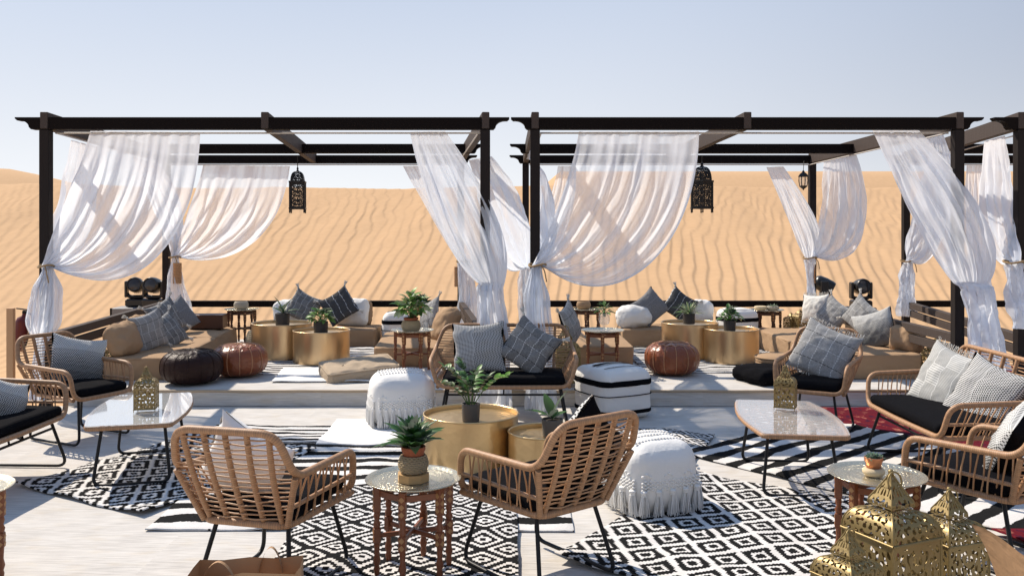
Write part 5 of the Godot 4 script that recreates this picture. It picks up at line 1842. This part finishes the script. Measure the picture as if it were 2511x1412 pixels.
func lantern_parts(t: Node3D, w: float, hb: float, m: Material, k: float, res: int, sides := 4, simple := 1.0) -> void:
	# body panels, shouldered dome, pyramid finial, edge rods, base, ball and ring
	var ap := w / 2            # distance from the middle to a face
	var hw := ap * tan(PI / sides)
	var th := 0.0022
	var foot := 0.03 * w / 0.2
	var dome := w * 0.35
	var neck := w * 0.17
	var spire := w * 0.47
	var body := MB.new()
	body.pierced(func(u, v): return fret(u, v, k), res, int(res * hb / w), func(u, v, o): return Vector3(lerpf(-hw, hw, u), foot + hb * v, ap - th * (1 - o)))
	var bm := body.done()
	var dm := MB.new()
	dm.pierced(func(u, v): return fret(u, v * 0.9 + 0.07, k * 0.9), res, int(res * 0.7), func(u, v, o):
		var e: float = PI / 2 * v
		var r: float = lerpf(neck, ap * 1.02, pow(maxf(cos(e), 0.0), 0.75)) - th * (1 - o)
		return Vector3(lerpf(-1, 1, u) * r * tan(PI / sides), foot + hb + 0.012 + dome * pow(sin(e), 1.0), r))
	var dmm := dm.done()
	var sp := MB.new()
	sp.pierced(func(u, v): return fret(u, v * 0.95 + 0.02, k * 0.62), int(res * 0.7), int(res * 0.7), func(u, v, o):
		var r: float = w * 0.275 * (pow(maxf(1 - v, 0.0), 1.12) * 0.93 + 0.07) * (0.86 + 0.14 * sm(0.0, 0.14, v)) - th * (1 - o)
		return Vector3(lerpf(-1, 1, u) * r * tan(PI / sides), foot + hb + 0.012 + dome + 0.012 * w / 0.2 + spire * v, r))
	var spm := sp.done()
	for s in sides:
		var xf := Transform3D(Basis(Vector3.UP, TAU * s / sides), Vector3.ZERO)
		part(t, "pierced_panel", bm, m, xf)
		part(t, "dome_panel", dmm, m, xf)
		part(t, "finial_panel", spm, m, xf)
		var c := Vector3(hw, 0, ap).rotated(Vector3.UP, TAU * s / sides)
		var e := MB.new()
		e.tube(PackedVector3Array([Vector3(c.x, 0.002, c.z), Vector3(c.x, foot + hb, c.z)]), w * 0.018, 6)
		part(t, "corner_rod", e, m)
		var rib := PackedVector3Array()
		for i in 9:
			var a := PI / 2 * i / 8.0
			var r: float = lerpf(neck, ap * 1.02, pow(cos(a), 0.75)) / cos(PI / sides)
			var d := Vector3(sin(PI / sides), 0, cos(PI / sides)).rotated(Vector3.UP, TAU * s / sides)
			rib.append(d * r + Vector3(0, foot + hb + 0.012 + dome * sin(a), 0))
		for i in 7:
			var v := i / 6.0
			var r: float = w * 0.275 * (pow(maxf(1 - v, 0.0), 1.12) * 0.93 + 0.07) * (0.86 + 0.14 * sm(0.0, 0.14, v)) / cos(PI / sides)
			var d := Vector3(sin(PI / sides), 0, cos(PI / sides)).rotated(Vector3.UP, TAU * s / sides)
			rib.append(d * r + Vector3(0, foot + hb + 0.012 + dome + 0.012 * w / 0.2 + spire * v, 0))
		var rb := MB.new()
		rb.tube(rib, w * 0.012, 5)
		part(t, "rib", rb, m)
	for y in [foot, foot + hb + 0.006]:
		var q := MB.new()
		var loop := []
		for s in sides:
			loop.append(Vector3(hw * 1.03, y, ap * 1.03).rotated(Vector3.UP, TAU * s / sides))
		for s in sides:
			q.tube(PackedVector3Array([loop[s], loop[(s + 1) % sides]]), w * 0.022, 6)
		part(t, "frame_band", q, m)
	var floor_b := MB.new()
	floor_b.lathe([Vector2(0.001, foot), Vector2(ap * 0.98, foot), Vector2(ap * 0.98, foot + 0.004), Vector2(0.001, foot + 0.004)], 4 if sides == 4 else 12, Vector3.ZERO, Basis(Vector3.UP, PI / 4))
	part(t, "base_plate", floor_b, m)
	var ytop := foot + hb + 0.012 + dome + 0.012 * w / 0.2 + spire
	var ball := MB.new()
	var pr := []
	for i in 9:
		var a := lerpf(-PI / 2, PI / 2, i / 8.0)
		pr.append(Vector2(maxf(cos(a) * w * 0.045, 0.0005), ytop + w * 0.03 + sin(a) * w * 0.045))
	ball.lathe(pr, 12)
	part(t, "knob", ball, m)
	var ring := []
	for i in 20:
		var a := TAU * i / 20
		ring.append(Vector3(cos(a) * w * 0.14, ytop - w * 0.10 + sin(a) * w * 0.14, w * 0.075 + sin(a) * -0.02 * w))
	var rg := MB.new()
	rg.tube(PackedVector3Array(ring), w * 0.016, 6, true)
	part(t, "ring_handle", rg, m)

func lanterns() -> void:
	var g := "pierced brass lanterns"
	var t := thing("brass_lantern", "biggest pierced brass lantern, in the middle of the three at the lower right", "lantern", Vector3(1.625, 0.02, -3.72), 24, g)
	lantern_parts(t, 0.276, 0.30, M.brass, 4.3, 116)
	t.scale = Vector3(1, 1, 1)
	copy(t, "brass_lantern", "pierced brass lantern right of the biggest one at the lower right", Vector3(1.945, 0.02, -3.86), 18, g).scale = Vector3(0.81, 0.81, 0.81)
	copy(t, "brass_lantern", "smallest pierced brass lantern, cut by the bottom edge, left of the biggest", Vector3(1.355, 0.02, -3.5), 30, g).scale = Vector3(0.72, 0.72, 0.72)
	var s := thing("brass_lantern", "slim pierced brass lantern on the left glass table", "lantern", Vector3(-2.50, 0.434, -5.93), 12, g)
	lantern_parts(s, 0.135, 0.142, M.brass, 3.0, 56)
	copy(s, "brass_lantern", "slim pierced brass lantern on the right glass table", Vector3(1.885, 0.434, -5.98), -24, g)
	copy(s, "brass_lantern", "pierced brass lantern on the platform right of the tan seamed cushion", Vector3(4.33, 0.155, -8.85), 10, g).scale = Vector3(1.45, 1.45, 1.45)
	copy(s, "brass_lantern", "pierced brass lantern standing on the ground behind the right end of the middle loveseat", Vector3(0.52, 0.155, -8.5), 14, g).scale = Vector3(1.75, 1.95, 1.75)
	copy(s, "brass_lantern", "pierced brass lantern on the daybed under the back right drapes", Vector3(3.814, 0.392, -11.500), 20, g).scale = Vector3(1.3, 0.8, 1.3)
	copy(s, "brass_lantern", "pierced brass lantern between the low table and the back right drapes", Vector3(3.712, 0.370, -11.550), 30, g).scale = Vector3(1.0, 0.72, 1.0)
	copy(s, "brass_lantern", "pierced brass lantern half hidden behind the left armchair", Vector3(-4.151, 0.355, -8.900) * Vector3(1, 0, 1) + Vector3(0, 0.155, 0), 25, g).scale = Vector3(1.3, 1.3, 1.3)
	# black hanging lanterns
	var h := thing("hanging_lantern", "black pierced lantern hanging from the left pergola", "lantern", Vector3(-2.694, 1.921, -10.900), 8, "black pierced hanging lanterns")
	hanging(h, 0.175, 0.31, 4)
	var h2 := thing("hanging_lantern", "six sided black pierced lantern hanging beside the biggest drape", "lantern", Vector3(2.387, 1.926, -10.900), 22, "black pierced hanging lanterns")
	hanging(h2, 0.25, 0.31, 6)
	var small := thing("hanging_lantern", "small caged black lantern hanging by the back right post", "lantern", Vector3(3.997, 2.225, -11.900), 0)
	var cage := MB.new()
	cage.lathe([Vector2(0.001, 0), Vector2(0.012, 0.02), Vector2(0.05, 0.05), Vector2(0.056, 0.06), Vector2(0.05, 0.066), Vector2(0.001, 0.066)], 12)
	part(small, "bottom_cap", cage, M.hang_black)
	var cap := MB.new()
	cap.lathe([Vector2(0.001, 0.19), Vector2(0.07, 0.188), Vector2(0.07, 0.196), Vector2(0.05, 0.225), Vector2(0.02, 0.25), Vector2(0.012, 0.27), Vector2(0.001, 0.28)], 12)
	part(small, "roof", cap, M.hang_black)
	for k in 8:
		var a := TAU * k / 8
		var bar := MB.new()
		bar.tube(PackedVector3Array([Vector3(cos(a) * 0.052, 0.06, sin(a) * 0.052), Vector3(cos(a) * 0.064, 0.13, sin(a) * 0.064), Vector3(cos(a) * 0.06, 0.192, sin(a) * 0.06)]), 0.004, 5)
		part(small, "bar", bar, M.hang_black)
	var gl := MB.new()
	gl.lathe([Vector2(0.045, 0.066), Vector2(0.052, 0.13), Vector2(0.047, 0.188)], 16)
	part(small, "glass_shade", gl, M.glass)
	var hook := MB.new()
	hook.tube(PackedVector3Array([Vector3(0, 0.27, 0), Vector3(0.0, 0.4, 0.02), Vector3(0.06, 0.42, -0.1)]), 0.004, 5)
	part(small, "hook", hook, M.hang_black)

func hanging(t: Node3D, w: float, hb: float, sides: int) -> void:
	var ap := w / 2
	var hw := ap * tan(PI / sides)
	var b := MB.new()
	b.pierced(func(u, v): return fret(u, v, 6.0) + 0.06, 60, 110, func(u, v, o): return Vector3(lerpf(-hw, hw, u), 0.04 + hb * v, ap - 0.003 * (1 - o)))
	var bm := b.done()
	var d := MB.new()
	d.pierced(func(u, v): return fret(u, v, 4.6) + 0.06, 50, 50, func(u, v, o):
		var e: float = PI / 2 * v
		var r: float = maxf(ap * 0.93 * pow(maxf(cos(e), 0.0), 0.6), ap * 0.14) - 0.003 * (1 - o)
		return Vector3(lerpf(-1, 1, u) * r * tan(PI / sides), 0.06 + hb + w * 0.72 * sin(e), r))
	var dm := d.done()
	for s in sides:
		var xf := Transform3D(Basis(Vector3.UP, TAU * s / sides), Vector3.ZERO)
		part(t, "pierced_panel", bm, M.hang_black, xf)
		part(t, "dome_panel", dm, M.hang_black, xf)
		var c := Vector3(hw, 0, ap).rotated(Vector3.UP, TAU * s / sides)
		var e := MB.new()
		e.box(Vector3(c.x, hb / 2 + 0.02, c.z), Vector3(0.016, hb + 0.05, 0.016), 0.002, Basis(Vector3.UP, TAU * (s + 0.5) / sides))
		e.lathe([Vector2(0.001, -0.03), Vector2(0.012, -0.02), Vector2(0.006, 0.0), Vector2(0.001, 0.0)], 8, c)
		part(t, "corner_post", e, M.hang_black)
	for y in [0.032, hb + 0.052]:
		var q := MB.new()
		for s in sides:
			var c := Vector3(0, y, ap + 0.002).rotated(Vector3.UP, TAU * s / sides)
			q.box(c, Vector3(hw * 2 + 0.024, 0.022, 0.022), 0.003, Basis(Vector3.UP, TAU * s / sides))
		part(t, "frame_band", q, M.hang_black)
	var top := MB.new()
	var y0 := 0.06 + hb + w * 0.72
	top.lathe([Vector2(w * 0.09, y0 - 0.01), Vector2(w * 0.12, y0), Vector2(w * 0.05, y0 + 0.02), Vector2(w * 0.08, y0 + 0.035), Vector2(0.004, y0 + 0.06)], 12)
	part(t, "cap", top, M.hang_black)
	var ch := MB.new()
	ch.tube(PackedVector3Array([Vector3(0, y0 + 0.05, 0), Vector3(0, 2.62 - t.position.y, 0)]), 0.006, 6)
	part(t, "hanging_chain", ch, M.hang_black)

# ---------------------------------------------------------------- other things

func stage_light(label: String, at: Vector3, turn: float, tilt: float) -> void:
	var t := thing("stage_light", label, "stage light", at, turn, "black moving head stage lights")
	var b := MB.new()
	b.box(Vector3(0, 0.065, 0), Vector3(0.26, 0.11, 0.24), 0.02)
	part(t, "base", b, M.light_black)
	for s in [-1, 1]:
		var y := MB.new()
		y.box(Vector3(s * 0.135, 0.26, 0), Vector3(0.04, 0.24, 0.11), 0.012)
		part(t, "yoke_arm", y, M.light_black)
	var br := MB.new()
	br.tube(fillet([Vector3(-0.135, 0.2, 0), Vector3(-0.10, 0.145, 0), Vector3(0.10, 0.145, 0), Vector3(0.135, 0.2, 0)], 0.05, 5), 0.028, 8)
	part(t, "yoke", br, M.light_black)
	var hd := MB.new()
	var prof := [Vector2(0.001, -0.15), Vector2(0.075, -0.145), Vector2(0.1, -0.1), Vector2(0.112, 0.0), Vector2(0.11, 0.09), Vector2(0.1, 0.13), Vector2(0.09, 0.132), Vector2(0.085, 0.12)]
	hd.lathe(prof, 24)
	var xf := Transform3D(Basis(Vector3.RIGHT, deg_to_rad(90 - tilt)), Vector3(0, 0.315, 0))
	var o := part(t, "head", hd, M.light_black, xf)
	var ln := MB.new()
	ln.lathe([Vector2(0.088, 0.118), Vector2(0.05, 0.128), Vector2(0.001, 0.132)], 20)
	part(o, "lens", ln, M.lens)
	for k in 4:
		var v := MB.new()
		v.box(Vector3(-0.04 + 0.027 * k, -0.1, 0.108), Vector3(0.014, 0.05, 0.006), 0.002)
		part(o, "vent", v, M.case_grey)

func odds() -> void:
	stage_light("black stage light left of its twin, behind the left railing", Vector3(-5.500, 0.565, -12.700), 8, 10)
	stage_light("black stage light right of its twin, in front of the back left post", Vector3(-5.161, 0.576, -12.500), -6, 8)
	stage_light("black stage light turned sideways beside the back right post", Vector3(4.534, 0.573, -12.600), 75, -28)
	stage_light("black stage light facing the camera behind the right railing", Vector3(5.067, 0.550, -12.600), 0, 8)
	var c := thing("flight_case", "grey flight case under the left stage lights", "case", Vector3(-5.407, 0.569, -12.650) * Vector3(1, 0, 1), 4)
	var hy := (Vector3(-5.407, 0.569, -12.650)).y + 0.002
	var cb := MB.new()
	cb.box(Vector3(0, hy / 2, 0), Vector3(0.72, hy - 0.01, 0.42), 0.012)
	part(c, "case_body", cb, M.case_grey)
	for s in [-1, 1]:
		var e := MB.new()
		e.box(Vector3(s * 0.35, hy / 2, 0.2), Vector3(0.03, hy - 0.004, 0.03), 0.004)
		part(c, "edge_trim", e, M.black_metal)
	var lc := MB.new()
	lc.box(Vector3(0.1, hy - 0.06, 0.213), Vector3(0.08, 0.05, 0.012), 0.003)
	part(c, "latch", lc, M.black_metal)
	for q in [["square black block under the sideways stage light", 2022], ["square black block under the right stage light", 2112]]:
		var at := Vector3(4.534, 0.573, -12.600)
		at.x = (q[1] - 1255.5) / 2130.0 * 12.6
		var k := MB.new()
		k.box(Vector3(0, at.y / 2, 0), Vector3(0.34, at.y - 0.006, 0.32), 0.01)
		solo("light_block", k, M.light_black, q[0], "plinth", Vector3(at.x, 0, at.z), 0, "black plinths behind the right railing")
	# stake and extinguisher at the left edge
	var sb := MB.new()
	sb.box(Vector3(0, 0.5, 0), Vector3(0.062, 1.0, 0.062), 0.004)
	var st := Vector3(-4.824, 0.944, -8.350)
	sb = MB.new()
	sb.box(Vector3(0, st.y / 2, 0), Vector3(0.062, st.y, 0.062), 0.004)
	solo("wooden_stake", sb, M.stake, "pale square wooden stake at the left edge holding an extinguisher", "stake", Vector3(st.x, -0.02, st.z), 10)
	var ex := thing("fire_extinguisher", "dark red fire extinguisher hanging behind the wooden stake", "fire extinguisher", Vector3(-4.879, 0.486, -8.550), 0)
	var body := MB.new()
	body.lathe([Vector2(0.001, 0), Vector2(0.06, 0.002), Vector2(0.066, 0.02), Vector2(0.066, 0.28), Vector2(0.055, 0.32), Vector2(0.02, 0.345), Vector2(0.018, 0.37)], 20)
	part(ex, "cylinder", body, M.red_paint)
	var hd := MB.new()
	hd.box(Vector3(0, 0.385, 0), Vector3(0.04, 0.03, 0.04), 0.004)
	hd.box(Vector3(-0.03, 0.41, 0), Vector3(0.1, 0.012, 0.02), 0.003)
	part(ex, "valve", hd, M.black_metal)
	var hose := MB.new()
	hose.tube(curve([Vector3(0.02, 0.385, 0), Vector3(0.075, 0.36, 0.03), Vector3(0.088, 0.25, 0.05), Vector3(0.07, 0.05, 0.055)], 6), 0.009, 7)
	part(ex, "hose", hose, M.black_metal)
	ex.rotation_degrees = Vector3(0, 20, -10)
	# bowls and small vessels
	var bowl := MB.new()
	bowl.lathe([Vector2(0.001, 0), Vector2(0.06, 0), Vector2(0.09, 0.025), Vector2(0.098, 0.06), Vector2(0.09, 0.095), Vector2(0.078, 0.11), Vector2(0.07, 0.11), Vector2(0.082, 0.09), Vector2(0.088, 0.06), Vector2(0.08, 0.03), Vector2(0.001, 0.015)], 28)
	solo("stone_bowl", bowl, M.stone, "pale stone bowl on the tray table before the left back railing", "bowl", Vector3(-3.66, 0.611, -11.72))
	solo("stone_bowl", bowl, M.canvas, "tan bowl on the dark legged tray table behind the vase", "bowl", Vector3(0.97, 0.611, -11.75))
	var flat := MB.new()
	flat.lathe([Vector2(0.001, 0), Vector2(0.06, 0), Vector2(0.085, 0.02), Vector2(0.08, 0.05), Vector2(0.07, 0.055), Vector2(0.001, 0.04)], 20)
	var pl := thing("small_planter", "flat stone planter of tiny succulents on the low carved table", "planter", Vector3(3.49, 0.611, -11.62))
	part(pl, "planter", flat, M.stone)
	var ls := leaf_shape(0.06, 0.018, 0.5, 0.1, 0.7)
	for k in 16:
		leaf(pl, ls, M.leaf_grey, Vector3(0.03 * sin(k * 2.4), 0.045, 0.03 * cos(k * 2.4)), k * 2.4, 20 + 3.0 * k, 0.9)
	var pl2 := solo("small_planter", flat, M.basket, "little round dish left of the flat planter on the low carved table", "dish", Vector3(3.33, 0.611, -11.62))
	var bk := thing("woven_basket", "low woven basket behind the taller left gold drum", "basket", Vector3(-3.179, 0.307, -11.000) * Vector3(1, 0, 1) + Vector3(0, 0.165, 0))
	for k in 11:
		var ring := []
		for i in 30:
			var a := TAU * i / 30
			ring.append(Vector3(cos(a) * (0.15 + 0.03 * sin(k * 0.3)), 0.012 + k * 0.022, sin(a) * (0.15 + 0.03 * sin(k * 0.3))))
		var q := MB.new()
		q.tube(PackedVector3Array(ring), 0.0125, 6, true)
		part(bk, "woven_coil", q, M.basket)
	# kraft paper bag at the bottom edge
	kraft_bag("open brown paper bag with twisted handles at the bottom edge", Vector3(-0.993, 0.347, -3.250), 0.40, 0.16, 0.34, 4)
	# tan paper carton flap at the lower right
	var fl := MB.new()
	var p := PackedVector3Array()
	for r in 8:
		for k in 8:
			var u := k / 7.0
			var v := r / 7.0
			var a: Vector3 = Vector3(1.920, 0.435, -3.620)
			var b: Vector3 = Vector3(2.028, 0.384, -3.350)
			var cc: Vector3 = Vector3(1.999, 0.200, -3.550)
			var d: Vector3 = Vector3(2.060, 0.116, -3.300)
			var q := a.lerp(b, u).lerp(cc.lerp(d, u), v)
			q += Vector3(0, 0.012 * sin(u * 5 + v * 3) + 0.02 * sin(PI * v), 0)
			p.append(q)
	fl.grid(p, 8, 8)
	for k in range(p.size()):
		p[k] += Vector3(-0.001, -0.004, -0.002)
	fl.grid(p, 8, 8)
	solo("paper_sheet", fl, M.kraft, "crumpled tan paper sticking up at the lower right corner", "paper")

func kraft_bag(label: String, at: Vector3, w: float, d: float, h: float, turn: float) -> void:
	var t := thing("paper_bag", label, "paper bag", Vector3(at.x, 0.02, at.z), turn)
	var top := at.y + 0.03
	h = top
	var p := PackedVector3Array()
	var loop := [Vector2(-1, 1), Vector2(-0.5, 1), Vector2(0, 1), Vector2(0.5, 1), Vector2(1, 1), Vector2(1.0, 0), Vector2(1, -1), Vector2(0.5, -1), Vector2(0, -1), Vector2(-0.5, -1), Vector2(-1, -1), Vector2(-1.0, 0), Vector2(-1, 1)]
	for r in 9:
		var v := r / 8.0
		for k in loop.size():
			var q: Vector2 = loop[k]
			var kk := k % 12
			var x := q.x * w / 2 + 0.012 * noise.get_noise_2d(kk * 2.1, v * 2)
			var z := q.y * d / 2 * (1.0 - 0.25 * v * (1 if absf(q.x) < 0.3 else 0)) + 0.02 * noise.get_noise_2d(kk * 1.7 + 9, v * 3)
			p.append(Vector3(x, v * h + (0.022 * noise.get_noise_2d(kk * 1.3, 7.0) if r == 8 else 0.0), z))
	var b := MB.new()
	b.grid(p, loop.size(), 9)
	part(t, "bag", b, M.kraft)
	for s in [-1, 1]:
		var hp := PackedVector3Array()
		for k in 13:
			var f := k / 12.0
			var x := lerpf(-0.155, -0.02, f) if s > 0 else lerpf(0.03, 0.12, f)
			var y := h - 0.05 + 0.1 * pow(sin(PI * f), 0.7)
			for e in 2:
				hp.append(Vector3(x, y, s * d * 0.42 + 0.02 * (e - 0.5)))
		var q := MB.new()
		q.grid(hp, 2, 13)
		part(t, "handle", q, M.kraft)
